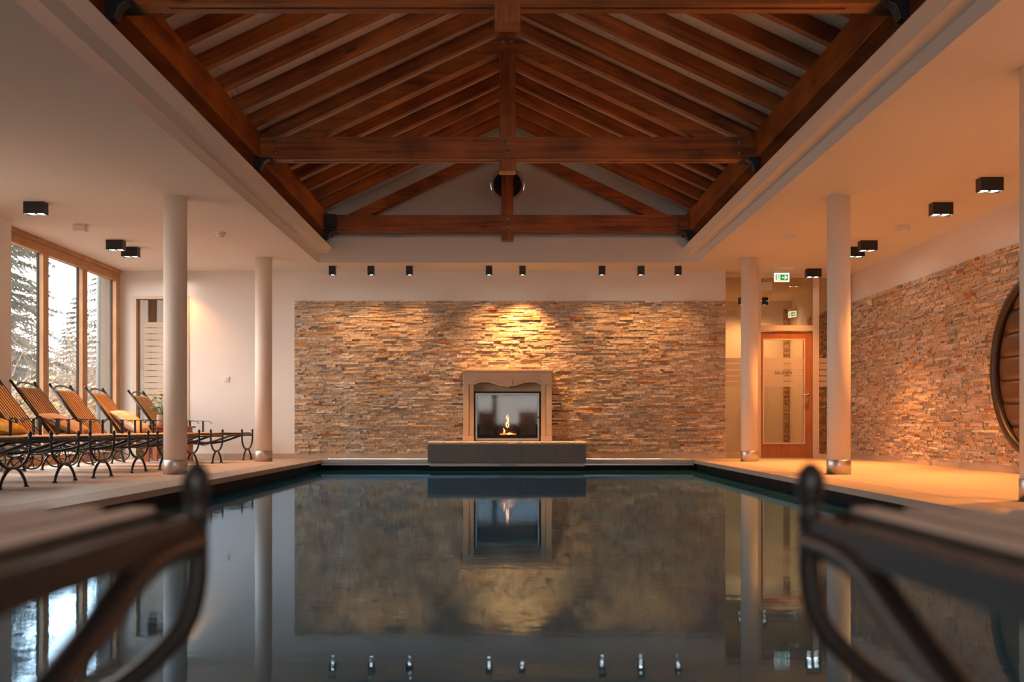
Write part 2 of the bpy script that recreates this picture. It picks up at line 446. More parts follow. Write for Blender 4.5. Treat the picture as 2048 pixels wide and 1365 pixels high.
# gable wall: lower upstand and upper triangle with oculus
struct(MB().box(-PX - 0.13, PX + 0.13, 15.4, 15.55, CEIL, 3.45).build('trim_3', M['ceil']))
YG = 15.72
oc = (0.0, 0.53 + (853 - 369) * YG / 1991); ro = 0.265
g = MB()
n = 48
outer = []
def gable_hit(a):
    d = (math.cos(a), math.sin(a)); best = 9
    poly = [(-3.1, 3.3), (3.1, 3.3), (3.1, 4.0), (0, 5.45), (-3.1, 4.0)]
    for i in range(5):
        (x1, z1), (x2, z2) = poly[i], poly[(i + 1) % 5]
        ex, ez = x2 - x1, z2 - z1
        den = d[0] * ez - d[1] * ex
        if abs(den) < 1e-9: continue
        t = ((x1 - oc[0]) * ez - (z1 - oc[1]) * ex) / den
        u = ((x1 - oc[0]) * d[1] - (z1 - oc[1]) * d[0]) / den
        if t > 0 and -1e-6 <= u <= 1 + 1e-6: best = min(best, t)
    return (oc[0] + d[0] * best, oc[1] + d[1] * best)
angs = sorted([2 * PI * k / n for k in range(n)] + [math.atan2(z - oc[1], x - oc[0]) % (2 * PI) for x, z in [(-3.1, 3.3), (3.1, 3.3), (3.1, 4.0), (0, 5.45), (-3.1, 4.0)]])
k = len(angs)
vs_ = []
for a in angs:
    p = gable_hit(a); q = (oc[0] + math.cos(a) * ro, oc[1] + math.sin(a) * ro)
    vs_ += [(p[0], YG, p[1]), (q[0], YG, q[1]), (q[0], YG + 0.3, q[1]), (p[0], YG + 0.3, p[1])]
fs = []
for i in range(k):
    a, b = i * 4, ((i + 1) % k) * 4
    for e in range(4): fs.append((a + e, b + e, b + (e + 1) % 4, a + (e + 1) % 4))
g.add(vs_, fs)
struct(g.build('wall_gable', M['plaster']))
struct(MB().box(-3.2, 3.2, -1.15, -1.0, CEIL, 5.6).build('wall_gable_rear', M['plaster']))
ow = empty('round_window', (oc[0], YG, oc[1]))
ring = MB(); pr = []
ringp = [(0.262, -0.012), (0.262, 0.05), (0.222, 0.05), (0.222, -0.012)]
def ring_mesh(p, n=40):
    b = MB(); m_ = len(p); vv = []; ff = []
    for j in range(n):
        a = 2 * PI * j / n
        for (r, h) in p: vv.append((math.cos(a) * r, h, math.sin(a) * r))
    for j in range(n):
        for e in range(m_):
            ff.append((j * m_ + e, ((j + 1) % n) * m_ + e, ((j + 1) % n) * m_ + (e + 1) % m_, j * m_ + (e + 1) % m_))
    return b.add(vv, ff)
ring_mesh(ringp).build('window_frame', M['base'], ow, smooth=30)
MB().lathe([(0.224, 0.02), (0.224, 0.03)], 32, axis=1).build('dark_pane', M['black'], ow)
tag(ow, 'round dark window with pale frame high in the white gable', 'window')

# ------------------------------------------------------------------ timber roof
SL = 0.4745; PIT = math.atan(SL)
roof = struct(empty('ceiling_timber_roof'))
LEN = 3.3 / math.cos(PIT)
raf = {}
for s in (-1, 1):
    me = MB().box(-0.0, LEN - 0.02, -0.045, 0.045, 0, 0.138).mesh('rafter', M['beam'][0])
    raf[s] = me
YT = [7.075, 11.155, 15.235]
Z0 = 3.80
def slope_z(x): return Z0 + (2.75 - abs(x)) * SL
ys = [y for y in [11.155 + 0.2915 + 0.583 * k_ for k_ in range(-15, 7)] if 3.0 < y < 15.1]
for y in ys:
    for s in (-1, 1):
        o = inst('rafter', raf[s], roof, (s * 3.25, y, slope_z(3.25)))
        o.rotation_euler = (0, -PIT, 0) if s < 0 else (0, -PIT, PI)
        o.location.y = y
for s in (-1, 1):
    for (e0, e1) in ((-0.05, 0.62), (0.624, 1.5), (1.504, 2.38), (2.384, 3.262), (3.266, LEN + 0.06)):
        for (ya, yb) in ((-1.1, 3.0), (3.003, 7.073), (7.076, 11.153), (11.156, 15.75)):
            o = MB().box(e0, e1, ya, yb, 0.140, 0.18).build('roof_panel', M['ceil'], roof)
            o.location = (s * 3.25, 0, slope_z(3.25))
            o.rotation_euler = (0, -PIT, 0)
            if s > 0: o.scale = (1, 1, 1); o.matrix_world = Matrix.Scale(-1, 4, (1, 0, 0)) @ (Matrix.Translation((-3.25, 0, slope_z(3.25))) @ Matrix.Rotation(-PIT, 4, 'Y'))
cov = MB()
cov.prism([(-3.6, slope_z(3.6) + .20), (0, slope_z(0) + .20), (3.6, slope_z(3.6) + .20), (3.6, slope_z(3.6) + .3), (0, slope_z(0) + .34), (-3.6, slope_z(3.6) + .3)], 1, -1.2, 16.0)
cov.build('roof_deck', M['grout'], roof)
MB().box(-0.09, 0.09, 3.0, 15.7, slope_z(0) + 0.02, slope_z(0) + 0.2).build('ridge_beam', M['beam'][1], roof)
for s in (-1, 1):
    MB().box(*sorted((s * 2.75, s * 3.02)), -1.0, 15.7, 3.50, 3.80).build('wall_plate', M['beam'][1], roof, bevel=0.008)

def truss(y, label):
    t = empty('roof_truss', (0, y, 3.5))
    H = 0.085
    tb = MB(); e = 2.40
    tb.box(-2.77, -e, -H, H, 0, 0.25); tb.box(e, 2.77, -H, H, 0, 0.25)
    tb.prism([(-H, 0), (-0.018, 0), (-0.018, 0.03), (0.018, 0.03), (0.018, 0), (H, 0), (H, 0.25), (-H, 0.25)], 0, -e, e)
    tb.build('tie_beam', M['beam'][0], t)
    MB().box(-0.091, 0.091, -H - 0.004, H + 0.004, -0.13, 0.0).box(-0.091, 0.091, -H + 0.01, H, 0.25, 1.50).build('king_post', M['beam'][2], t)
    for s in (-1, 1):
        zt = lambda x: 1.406 - abs(x) * SL
        th = 0.165
        xb = (1.406 - th - 0.245) / SL; xt = (1.406 - 0.245) / SL
        poly = [(0, 1.406), (s * xt, 0.245), (s * xb, 0.245), (0, 1.406 - th)]
        MB().prism(poly, 1, -H - 0.002, H - 0.01).build('principal_rafter', M['beam'][0], t)
    bm = MB().lathe([(0.022, -0.018), (0.022, 0.0)], 12, axis=1).lathe([(0.011, -0.03), (0.011, -0.018)], 8, axis=1).mesh('bolt', M['bolt'], 30)
    for (x, z) in ((0, 0.19), (0, 0.08), (-2.58, 0.19), (-2.58, 0.07), (2.58, 0.19), (2.58, 0.07), (-0.045, 1.31), (0.045, 1.31)):
        inst('bolt', bm, t, (x, -H - 0.002, z))
    for s in (-1, 1):
        br = MB()
        br.prism([(s * 2.62, 0.0), (s * 2.70, -0.05), (s * 2.73, -0.13), (s * 2.80, -0.15), (s * 2.80, 0.0)], 1, -0.16, -0.06)
        br.box(*sorted((s * 2.60, s * 2.80)), -0.17, 0.1, -0.012, 0.0)
        br.build('bearing_bracket', M['bracket'], t, bevel=0.006)
    return tag(t, label, 'roof truss', 'timber roof trusses over the pool')
truss(YT[0], 'nearest timber roof truss, its tie beam along the top edge of the photo')
truss(YT[1], 'middle timber roof truss with king post and bolted tie beam')
truss(YT[2], 'far timber roof truss in front of the white gable and round window')
spk = empty('floodlight', (-2.66, 14.98, 3.62))
MB().box(-0.09, 0.09, -0.07, 0.09, -0.09, 0.09).build('housing', M['black'], spk, bevel=0.01)
MB().box(-0.10, 0.10, 0.0, 0.03, -0.12, -0.095).box(-0.115, -0.1, -0.01, 0.04, -0.12, 0.04).build('bracket', M['black'], spk)
MB().box(-0.03, 0.03, -0.06, -0.03, 0.091, 0.10).build('label_plate', M['bolt'], spk)
tag(spk, 'small black floodlight box at the left end of the far truss', 'floodlight')

# ------------------------------------------------------------------ walls
def wall_with_openings(name, m, axis, c0, c1, a0, a1, holes, z0=0.0, z1=CEIL):
    """axis 0: wall in the X plane (a runs along Y); axis 1: wall in the Y plane (a runs along X)"""
    b = MB()
    def bx(p0, p1, q0, q1):
        if p1 - p0 < 1e-6 or q1 - q0 < 1e-6: return
        b.box(c0, c1, p0, p1, q0, q1) if axis == 0 else b.box(p0, p1, c0, c1, q0, q1)
    cur = a0
    for (h0, h1, zz0, zz1) in sorted(holes):
        bx(cur, h0, z0, z1); bx(h0, h1, z0, zz0); bx(h0, h1, zz1, z1); cur = h1
    bx(cur, a1, z0, z1)
    return struct(b.build(name, m))
wall_with_openings('wall_left_exterior', mat('outer_render', (0.17, 0.145, 0.12), 0.9, var=0.1), 0, -6.60, -6.44, YR, YB - .045, [(8.4, 11.3, 0.02, 3.045), (12.28, 16.2, 0.02, 3.045)])
wall_with_openings('wall_left', M['plaster'], 0, -6.44, XL, YR, YB - .045, [(8.4, 11.3, 0.02, 3.045), (12.28, 16.2, 0.02, 3.045)])
struct(MB().box(XL, -6.12, 11.2, 12.28, 0, CEIL).build('wall_pier', M['plaster']))
# back wall: left part with glazed opening, centre with firebox hole
wall_with_openings('wall_back', M['plaster'], 1, YB, YB + 0.25, -6.37, 3.56,
                   [(-6.12, -5.20, 0.0, 2.66), (-0.56, 0.56, 0.29, 1.12)])
struct(MB().box(-6.63, -6.37, YB - 0.04, YB + 0.25, 0, CEIL).build('wall_exterior', mat('exterior_render', (0.17, 0.145, 0.12), 0.9, var=0.1)))
struct(MB().box(3.50, 3.56, YB + 0.02, YD + 0.05, 0, CEIL).build('wall_return', M['plaster']))
wall_with_openings('wall_right', M['plaster'], 0, XR, XR + 0.25, YR, 22.4, [])
wall_with_openings('wall_rear', M['plaster'], 1, YR - 0.25, YR, XL, XR + 0.2, [(-2.2, 2.2, 0.45, 2.75)])
# corridor behind the doors
struct(MB().box(3.0, XR + 0.2, YD + 0.1, 22.4, -0.1, 0.0).build('floor_corridor', M['carpet']))
struct(MB().box(3.3, XR + 0.2, 22.2, 22.4, 0, CEIL).build('wall_corridor_end', M['plaster']))
struct(MB().box(3.25, 3.42, YB + 0.25, 22.4, 0, CEIL).build('wall_corridor_left', M['plaster']))
cw = struct(MB().box(3.42, XR, 20.2, 20.5, 0, CEIL).build('wall_corridor_stub', M['plaster']))
# side room behind the glazed panel on the left
struct(MB().box(-6.63, -4.6, 18.2, 18.4, 0, CEIL).box(-6.63, -6.5, YB + .25, 18.2, 0, CEIL).box(-4.75, -4.6, YB + .25, 18.2, 0, CEIL).build('wall_side_room', M['plaster']))
struct(MB().box(-6.63, -4.6, YB + .1, 18.4, -0.1, 0).build('floor_side_room', M['tile']))
# baseboards
def baseboard(name, axis, c, a0, a1, n, m=M['base'], h=0.085, z0=0.0, t=0.015):
    root = struct(empty(name))
    for i in range(n):
        p0 = a0 + (a1 - a0) * i / n + .0015; p1 = a0 + (a1 - a0) * (i + 1) / n - .0015
        (MB().box(*sorted((c, c + t)), p0, p1, z0, z0 + h) if axis == 0 else MB().box(p0, p1, *sorted((c, c + t)), z0, z0 + h)).build('skirting_tile', m, root)
baseboard('baseboard_back_left', 1, YB, -5.19, -3.47, 3, t=-0.015)
baseboard('baseboard_back', 1, YB - 0.012, -3.47, -1.25, 4, t=-0.015)
baseboard('baseboard_back_right', 1, YB - 0.012, 1.25, 3.55, 4, t=-0.015)
baseboard('baseboard_right', 0, XR, 8.5, YD, 12, t=-0.02)

# ------------------------------------------------------------------ stone cladding
PAL = [((0.66, 0.50, 0.35), 30), ((0.72, 0.57, 0.42), 26), ((0.58, 0.44, 0.31), 20), ((0.50, 0.42, 0.35), 10), ((0.36, 0.32, 0.285), 7),
       ((0.82, 0.69, 0.55), 9), ((0.66, 0.41, 0.20), 8), ((0.48, 0.17, 0.065), 1.1), ((0.60, 0.52, 0.45), 10)]
def stone_wall(name, axis, c, sgn, a0, a1, z0, z1, seed, skip=None, label=None):
    rnd = random.Random(seed)
    stones = []
    z = z0
    while z < z1 - 0.008:
        h = rnd.choice((0.020, 0.024, 0.027, 0.030, 0.034, 0.042)); h = min(h, z1 - z)
        if z1 - z - h < 0.012: h = z1 - z
        a = a0 - rnd.random() * 0.15
        while a < a1:
            l = rnd.choice((0.06, 0.09, 0.12, 0.15, 0.18, 0.24, 0.32)) * rnd.uniform(.8, 1.2)
            b0, b1 = max(a, a0), min(a + l, a1)
            if b1 - b0 > 0.02 and not (skip and b1 > skip[0] and b0 < skip[1] and z < skip[3] and z + h > skip[2]):
                col = rnd.choices([p[0] for p in PAL], [p[1] for p in PAL])[0]
                f = rnd.uniform(.82, 1.16)
                stones.append((b0, b1, z, z + h, abs(rnd.gauss(0.016, 0.010)) + 0.006, tuple(v * f for v in col), [rnd.uniform(-.006, .006) for _ in range(6)]))
            a += l
        z += h
    def geo(b, s):
        b0, b1, zz0, zz1, d, col, j = s
        g_ = 0.0012; b0 += g_; b1 -= g_; zz0 += g_ * .6; zz1 -= g_ * .6
        bm_ = (b0 + b1) / 2 + j[4] * 3; D = lambda q: max(0.004, d + q)
        def P(a, zz, dd): return (c + sgn * dd, a, zz) if axis == 0 else (a, c + sgn * dd, zz)
        vv = [P(b0, zz0, D(j[0])), P(bm_, zz0, D(j[1])), P(b1, zz0, D(j[2])), P(b1, zz1, D(j[3])), P(bm_, zz1, D(j[4])), P(b0, zz1, D(j[5])),
              P(b0, zz0, 0), P(b1, zz0, 0), P(b1, zz1, 0), P(b0, zz1, 0)]
        b.add(vv, [(0, 1, 4, 5), (1, 2, 3, 4), (0, 6, 7, 2, 1), (2, 7, 8, 3), (3, 8, 9, 5, 4), (5, 9, 6, 0)])
        return [col] * 6
    def finish(b, cols, nm, parent):
        o = b.build(nm, M['stone'], parent)
        at = o.data.attributes.new('stone_colour', 'FLOAT_COLOR', 'FACE')
        at.data.foreach_set('color', [x for cc in cols for x in (*cc, 1.0)])
        return o
    bk = (MB().box(*sorted((c, c - sgn * 0.03)), a0, a1, z0, z1) if axis == 0 else MB().box(a0, a1, *sorted((c, c - sgn * 0.03)), z0, z1)) if not skip else \
        MB().box(a0, skip[0], c, c + .03, z0, z1).box(skip[1], a1, c, c + .03, z0, z1).box(skip[0], skip[1], c, c + .03, skip[3], z1)
    root = struct(bk.build(name, M['grout']))
    order = sorted(range(len(stones)), key=lambda i: -(stones[i][1] - stones[i][0]) * (stones[i][3] - stones[i][2]))
    for i in order[:295]:
        b = MB(); finish(b, geo(b, stones[i]), 'stone', root)
    b = MB(); cols = []
    for i in order[295:]: cols += geo(b, stones[i])
    o = finish(b, cols, 'small_stones', root); o['kind'] = 'stuff'
    return root
stone_wall('wall_back_stone', 1, YB - 0.012, -1, -3.47, 3.55, 0.085, 2.575, 5, skip=(-0.60, 0.60, 0.0, 1.2))
stone_wall('wall_right_stone', 0, XR - 0.004, -1, 8.4, YD - 0.01, 0.085, 2.58, 9)
stone_wall('wall_corridor_stone', 0, XR - 0.004, -1, YD + 0.2, 18.9, 0.02, 2.58, 19)
stone_wall('wall_stub_stone', 1, 20.19, -1, 5.60, 5.71, 0.02, 2.9, 29)

# ------------------------------------------------------------------ windows
def window_wall(name, x, y0, y1, mull, axis=0):
    w_ = struct(empty(name))
    t0, t1 = x - 0.10, x        # frame depth
    MB().box(t0, t1 + 0.03, y0, y1, 3.0, 3.055).build('head_trim', M['frame'][1], w_, bevel=0.004)
    MB().box(t0, t1, y0, y1, 2.88, 3.0).build('head_rail', M['frame'][1], w_)
    MB().box(t0, t1, y0, y1, 0.0, 0.13).build('sill_rail', M['frame'][1], w_)
    edges = [y0] + [v for m_ in mull for v in m_] + [y1]
    for (a, b) in mull:
        MB().box(t0 + 0.03, t1, a, b, 0.13, 2.88).build('mullion', M['frame'][2], w_, bevel=0.006)
    MB().box(t0 + 0.03, t1, y1 - 0.14, y1, 0.13, 2.88).build('jamb', M['frame'][2], w_)
    MB().box(t0 + 0.03, t1, y0, y0 + 0.14, 0.13, 2.88).build('jamb', M['frame'][2], w_)
    ed = [y0 + 0.14] + [v for m_ in mull for v in m_] + [y1 - 0.14]
    for i in range(0, len(ed), 2):
        MB().box(t0 + 0.012, t0 + 0.024, ed[i], ed[i + 1], 0.13, 2.88).build('pane', M['glass'], w_)
        for yy in (ed[i], ed[i + 1] - 0.012):
            MB().box(t0 + 0.005, t0 + 0.034, yy, yy + 0.012, 0.13, 2.88).build('gasket', M['gasket'], w_)
    return w_
window_wall('window_1', XL + 0.03, 12.28, 16.17, [(13.52, 13.68), (14.77, 14.94)])
window_wall('window_unseen_left', XL + 0.03, 8.4, 11.3, [(9.8, 9.96)])  # unseen window, added at the near left to light the room
rw = struct(empty('window_unseen_rear'))  # unseen window behind the camera, added to light the room
for xx in (-2.2, -0.55, 2.04):
    MB().box(xx, xx + 0.16, YR - 0.14, YR - 0.02, 0.45, 2.75).build('mullion', M['frame'][2], rw)
for (z0, z1) in ((0.45, 0.6), (2.6, 2.75)):
    MB().box(-2.04, 2.04, YR - 0.14, YR - 0.02, z0, z1).build('rail', M['frame'][0], rw)
for xx, wd in ((-2.04, 1.49), (-0.39, 2.43)):
    MB().box(xx, xx + wd, YR - 0.1, YR - 0.09, 0.6, 2.6).build('pane', M['glass'], rw)
# outside: return wall is the end of wall_back; rain pipe against it
dp = empty('rain_pipe', (-6.70, 16.32, 0))
MB().lathe([(0.036, -0.1), (0.036, 3.3)], 16).build('pipe', M['drain'], dp, smooth=30)
MB().lathe([(0.042, 1.9), (0.042, 1.94)], 16).build('clamp', M['drain'], dp, smooth=30)
tag(dp, 'grey rain pipe outside the rightmost window pane', 'pipe')

# ------------------------------------------------------------------ glazed panel in left part of the back wall
wp = struct(empty('window_4'))
x0, x1 = -6.12, -5.20
fr = MB()
MB().box(x0, x0 + 0.06, YB - 0.012, YB + 0.14, 0, 2.66).build('jamb', M['palewood'], wp)
MB().box(x1 - 0.06, x1, YB - 0.012, YB + 0.14, 0, 2.66).build('jamb', M['palewood'], wp)
MB().box(x0 + .06, x1 - .06, YB - 0.012, YB + 0.14, 2.61, 2.66).build('head', M['palewood'], wp)
MB().box(x0 + .06, x1 - .06, YB + 0.08, YB + 0.09, 0, 2.61).build('pane', M['dglass'], wp)
zz = 0.55
for k in range(17):
    MB().box(x0 + .16, x1 - .061, YB + 0.074, YB + 0.078, zz, zz + 0.088).build('frosted_band', M['frost'], wp)
    zz += 0.1

# ------------------------------------------------------------------ sauna door wall
dw = struct(empty('window_5'))
FX = M['palewood']
def post(x0, x1, z0, z1, nm='frame_post', y0=YD - 0.03, y1=YD + 0.06): return MB().box(x0, x1, y0, y1, z0, z1).build(nm, FX, dw)
post(5.07, 5.17, 0, 3.0); post(4.10, 4.205, 0, 3.0); post(4.205, 5.07, 2.115, 2.205, 'transom'); post(3.56, XR, 3.0, CEIL, 'head_rail', YD - 0.03)
post(3.56, 4.10, 0.0, 0.07, 'sill_rail'); post(5.17, XR, 0, 0.07, 'sill_rail')
for (a, b, c_, d_) in ((3.56, 4.10, 0.07, 3.0), (4.205, 5.07, 2.205, 3.0), (5.17, XR, 0.07, 3.0)):
    MB().box(a, b, YD + 0.01, YD + 0.018, c_, d_).build('pane', M['dglass'], dw)
BANDS = [(1.585, 1.665), (1.475, 1.57), (1.375, 1.46), (1.285, 1.36), (1.185, 1.27)]
for (a, b) in ((3.57, 4.10), (5.17, XR - 0.03)):
    for (z0, z1) in BANDS: MB().box(a, b, YD + 0.004, YD + 0.008, z0, z1).build('frosted_band', M['frost'], dw)
dr = struct(empty('door_1'))
dl = MB(); 
a, b, z0, z1 = 4.215, 5.06, 0.012, 2.105
gx0, gx1, gz0, gz1 = 4.24, 4.945, 0.235, 1.985
MB().box(a, gx0, YD, YD + .045, z0, z1).box(gx1, b, YD, YD + .045, z0, z1).box(gx0, gx1, YD, YD + .045, z0, gz0).box(gx0, gx1, YD, YD + .045, gz1, z1).build('door_leaf', M['door'], dr)
for q in ((gx0, gx0 + .022, gz0, gz1), (gx1 - .022, gx1, gz0, gz1), (gx0 + .022, gx1 - .022, gz0, gz0 + .022), (gx0 + .022, gx1 - .022, gz1 - .022, gz1)):
    MB().box(q[0], q[1], YD - .012, YD + .03, q[2], q[3]).build('glazing_bead', M['palewood'], dr)
MB().box(gx0 + .022, gx1 - .022, YD + 0.018, YD + 0.026, gz0 + .022, gz1 - .022).build('pane', M['dglass'], dr)
for (q0, q1) in BANDS: MB().box(gx0 + .024, gx1 - .024, YD + 0.013, YD + 0.016, q0, q1).build('frosted_band', M['frost'], dr)
tm = text_mesh('SAUNEN', 0.075, mat('sign_brown', (0.06, 0.03, 0.02), 0.7))
inst('lettering', tm, dr, (4.59, YD + 0.0115, 1.418), (R(90), 0, 0))
hd = MB().tube([(5.0, YD, 1.05), (5.0, YD - .05, 1.05), (4.99, YD - .055, 1.05), (4.86, YD - .055, 1.05)], 0.010, 8)
hd.lathe([(0.025, YD - 0.006), (0.025, YD)], 16, (5.0, 0, 1.05), 1).build('door_handle', M['steel'], dr, smooth=40)
MB().lathe([(0.025, YD - 0.008), (0.025, YD)], 16, (5.0, 0, 0.965), 1).build('lock', M['steel'], dr, smooth=40)
MB().tube([(5.62, YD + 1.6, 0.25), (5.62, YD + 1.6, 1.0)], 0.015, 8).build('pull_bar', M['steel'], dr)

# ------------------------------------------------------------------ columns
def column(x, y, label):
    o = empty('column', (x, y, 0))
    MB().lathe([(0.125, 0.15), (0.125, CEIL)], 48).build('shaft', M['column'], o, smooth=30)
    MB().lathe([(0.131, 0.0), (0.131, 0.155), (0.127, 0.16)], 48).build('steel_sleeve', M['steel'], o, smooth=30)
    tag(o, label, 'column', 'white round columns beside the pool')
column(-3.67, 11.0, 'white round column on the left deck nearer the camera, in front of the plant')
column(-3.67, 14.98, 'white round column on the left deck nearer the stone wall')
column(3.66, 11.0, 'white round column on the right deck, in front of the glass corridor wall')
column(3.64, 14.98, 'white round column on the right deck directly left of the wooden door')
column(3.74, 7.0, 'white round column cut off by the right edge of the photo')

# ------------------------------------------------------------------ ceiling fittings
def spot(parent, loc, power, angle, blend, col=WARM, aim=(0, 0, 0)):
    l = bpy.data.lights.new('lamp_beam', 'SPOT'); l.energy = power; l.color = col; l.spot_size = R(angle); l.spot_blend = blend; l.shadow_soft_size = 0.03
    o = bpy.data.objects.new('lamp_beam', l); C.objects.link(o); o.parent = parent; o.location = loc; o.rotation_euler = aim
    return o
LW, LH = 0.115, 0.135
def lens_mesh(r): return MB().lathe([(r, 0), (r, 0.006)], 16).mesh('lens', M['bulb'])
lens_me = lens_mesh(0.035)
def open_box(hx, hy, h, t=0.008):
    b = MB(); b.box(-hx, hx, -hy, hy, h - t, h)
    b.box(-hx, -hx + t, -hy, hy, 0, h - t); b.box(hx - t, hx, -hy, hy, 0, h - t); b.box(-hx + t, hx - t, -hy, -hy + t, 0, h - t); b.box(-hx + t, hx - t, hy - t, hy, 0, h - t)
    b.box(-hx + t, hx - t, -hy + t, hy - t, 0.018, 0.024)
    return b
twin_me = open_box(LW, 0.06, LH).mesh('housing', M['black'])
one_me = open_box(0.05, 0.05, 0.14).mesh('housing', M['black'])
def twin(x, y, label, power=P_TWIN, group='black twin ceiling spotlights'):
    o = empty('ceiling_spotlight', (x, y, CEIL - LH))
    inst('housing', twin_me, o)
    for s in (-1, 1): inst('lens', lens_me, o, (s * 0.055, 0, 0.009))
    if power: spot(o, (0, 0, -0.006), power, 86, 1.0, col=(1.0, 0.36, 0.085), aim=(0, R(13) * (1 if x > 0 else -1), 0))
    tag(o, label, 'spotlight', group)
for y, lab in ((11.25, 'black twin ceiling spotlight nearest the left edge of the photo'), (13.55, 'black twin ceiling spotlight left of the pair above the windows'),
               (14.08, 'black twin ceiling spotlight right of the pair above the windows'), (16.0, 'black twin ceiling spotlight behind the nearer left column')):
    twin(-5.33, y, lab, P_TWIN * (0.36 if y < 15 else 0.12))
for y, lab in ((10.16, 'black twin ceiling spotlight farthest right, beside the edge column'), (11.3, 'black twin ceiling spotlight second from the right edge'),
               (13.6, 'black twin ceiling spotlight just right of the right-hand column'), (14.08, 'black twin ceiling spotlight partly hidden by the right-hand column'),
               (16.02, 'black twin ceiling spotlight right of the green exit sign')):
    twin(4.92, y, lab, P_TWIN * (1.0 if y < 15 else 0.3))
for y, lab in ((3.6, 'nearest'), (5.6, 'second nearest'), (7.8, 'third nearest')):  # unseen lamps added to light the right side
    twin(4.92, y, lab + ' black twin spotlight added out of view on the right ceiling for light', P_TWIN, 'twin ceiling spotlights added out of view for light')
pos = [(665, .25), (742, .42), (819, .35), (978, .6), (1045, 2.6), (1204, 0.35), (1282, .42), (1356, .3)]
names = ['leftmost', 'second', 'third', 'fourth', 'fifth', 'sixth', 'seventh', 'rightmost']
for i, ((px, pw), nm) in enumerate(zip(pos, names)):
    y = 15.74; x = (px - 1015) * y / 1991
    o = empty('wall_spotlight', (x, y, CEIL - 0.14))
    inst('housing', one_me, o); inst('lens', lens_me, o, (0, 0, 0.009), scale=(.8, .8, 1))
    spot(o, (0, 0, -0.006), P_SINGLE * pw, 92, 0.8, aim=(R(8), 0, 0))
    tag(o, '%s small black spotlight%s in the row above the stone fireplace wall' % (nm, '' if i in (0, 7) else ' from the left'), 'spotlight', 'small black spotlights above the stone wall')
for x, lab in ((4.60, 'left of two small black spotlights behind the corridor glass'), (5.07, 'right of two small black spotlights behind the corridor glass')):
    o = empty('corridor_spotlight', (x, 19.6, CEIL - 0.14))
    inst('housing', one_me, o); inst('lens', lens_me, o, (0, 0, 0.009), scale=(.8, .8, 1)); spot(o, (0, 0, -0.006), 75, 150, 0.9)
    tag(o, lab, 'spotlight', 'corridor spotlights')
o = empty('side_room_lamp', (-5.9, 17.3, CEIL - 0.14)); inst('housing', one_me, o); spot(o, (0, 0, -.006), 22, 150, .9)
tag(o, 'small black ceiling spotlight in the room behind the striped glass panel', 'spotlight')

def small_box(x, y, label):
    o = empty('ceiling_speaker', (x, y, CEIL - 0.075))
    MB().box(-0.075, 0.075, -0.06, 0.06, 0, 0.075).build('case', M['white'], o, bevel=0.006)
    MB().box(-0.06, 0.06, -0.05, 0.05, -0.004, 0.0).build('grille', M['column'], o)
    tag(o, label, 'ceiling box', 'small white boxes on the ceiling')
small_box(-5.37, 12.52, 'small white box on the left ceiling between the black spotlights')
small_box(4.98, 12.56, 'small white box on the right ceiling between the black spotlights')
def smoke(x, y, label):
    o = empty('smoke_detector', (x, y, CEIL))
    MB().lathe([(0.07, 0), (0.07, -0.012), (0.055, -0.02)], 24).build('base', M['white'], o, smooth=30)
    MB().lathe([(0.05, -0.02), (0.052, -0.045), (0.04, -0.06), (0.02, -0.068)], 24).build('sensor', M['white'], o, smooth=30)
    tag(o, label, 'smoke detector', 'white smoke detectors')
smoke(-3.75, 13.0, 'round white smoke detector on the left ceiling')
smoke(3.74, 13.15, 'round white smoke detector on the right ceiling')

# exit signs
def exit_sign(x, y, rz, label, drop=0.0, sc_=0.84):
    o = empty('exit_sign', (x, y, CEIL - drop), rz)
    if drop: MB().box(-0.01, 0.01, -0.01, 0.01, 0, drop / sc_).build('hanger', M['white'], o)
    MB().box(-0.15, 0.15, -0.03, 0.03, -0.07, 0).build('housing', M['white'], o, bevel=0.004)
    p = MB().box(-0.145, 0.145, -0.011, 0.011, -0.24, -0.072).build('panel', M['signwhite'], o)
    gq = MB().box(-0.118, 0.118, -0.0135, -0.011, -0.212, -0.10).build('green_field', M['signgreen'], o)
    Y = -0.0155
    ar = MB().prism([(-0.0, -0.165), (-0.0, -0.147), (0.07, -0.147), (0.045, -0.116), (0.068, -0.116), (0.106, -0.156), (0.068, -0.196), (0.045, -0.196), (0.07, -0.165)], 1, Y, Y + .002)
    ar.build('arrow', M['signwhite'], gq)
    MB().box(-0.098, -0.03, Y, Y + .002, -0.205, -0.108).build('doorway', M['signwhite'], gq)
    rm = MB(); y0, y1 = Y - .002, Y
    rm.prism([(-0.052 + .009 * math.cos(t * PI / 4), -0.122 + .009 * math.sin(t * PI / 4)) for t in range(8)], 1, y0, y1)
    for (p0, p1, ww) in (((-.06, -.133), (-.068, -.160), .013), ((-.058, -.138), (-.042, -.148), .006), ((-.063, -.136), (-.082, -.146), .006), ((-.068, -.158), (-.052, -.176), .009),
                         ((-.052, -.176), (-.056, -.198), .008), ((-.068, -.158), (-.080, -.178), .009), ((-.080, -.178), (-.094, -.180), .008)):
        d = Vector((p1[0] - p0[0], p1[1] - p0[1])).normalized(); q = Vector((-d.y, d.x)) * ww / 2
        rm.prism([(p0[0] + q.x, p0[1] + q.y), (p1[0] + q.x, p1[1] + q.y), (p1[0] - q.x, p1[1] - q.y), (p0[0] - q.x, p0[1] - q.y)], 1, y0, y1)
    rm.build('running_figure', M['signgreen'], gq)
    o.scale = (sc_,) * 3
    tag(o, label, 'exit sign')
exit_sign(4.42, 16.05, 0, 'green exit sign with running figure and arrow hanging before the glass wall')
exit_sign(5.55, 19.4, R(-60), 'small green exit sign hanging behind the glass in the corridor', 0.24, 0.7)

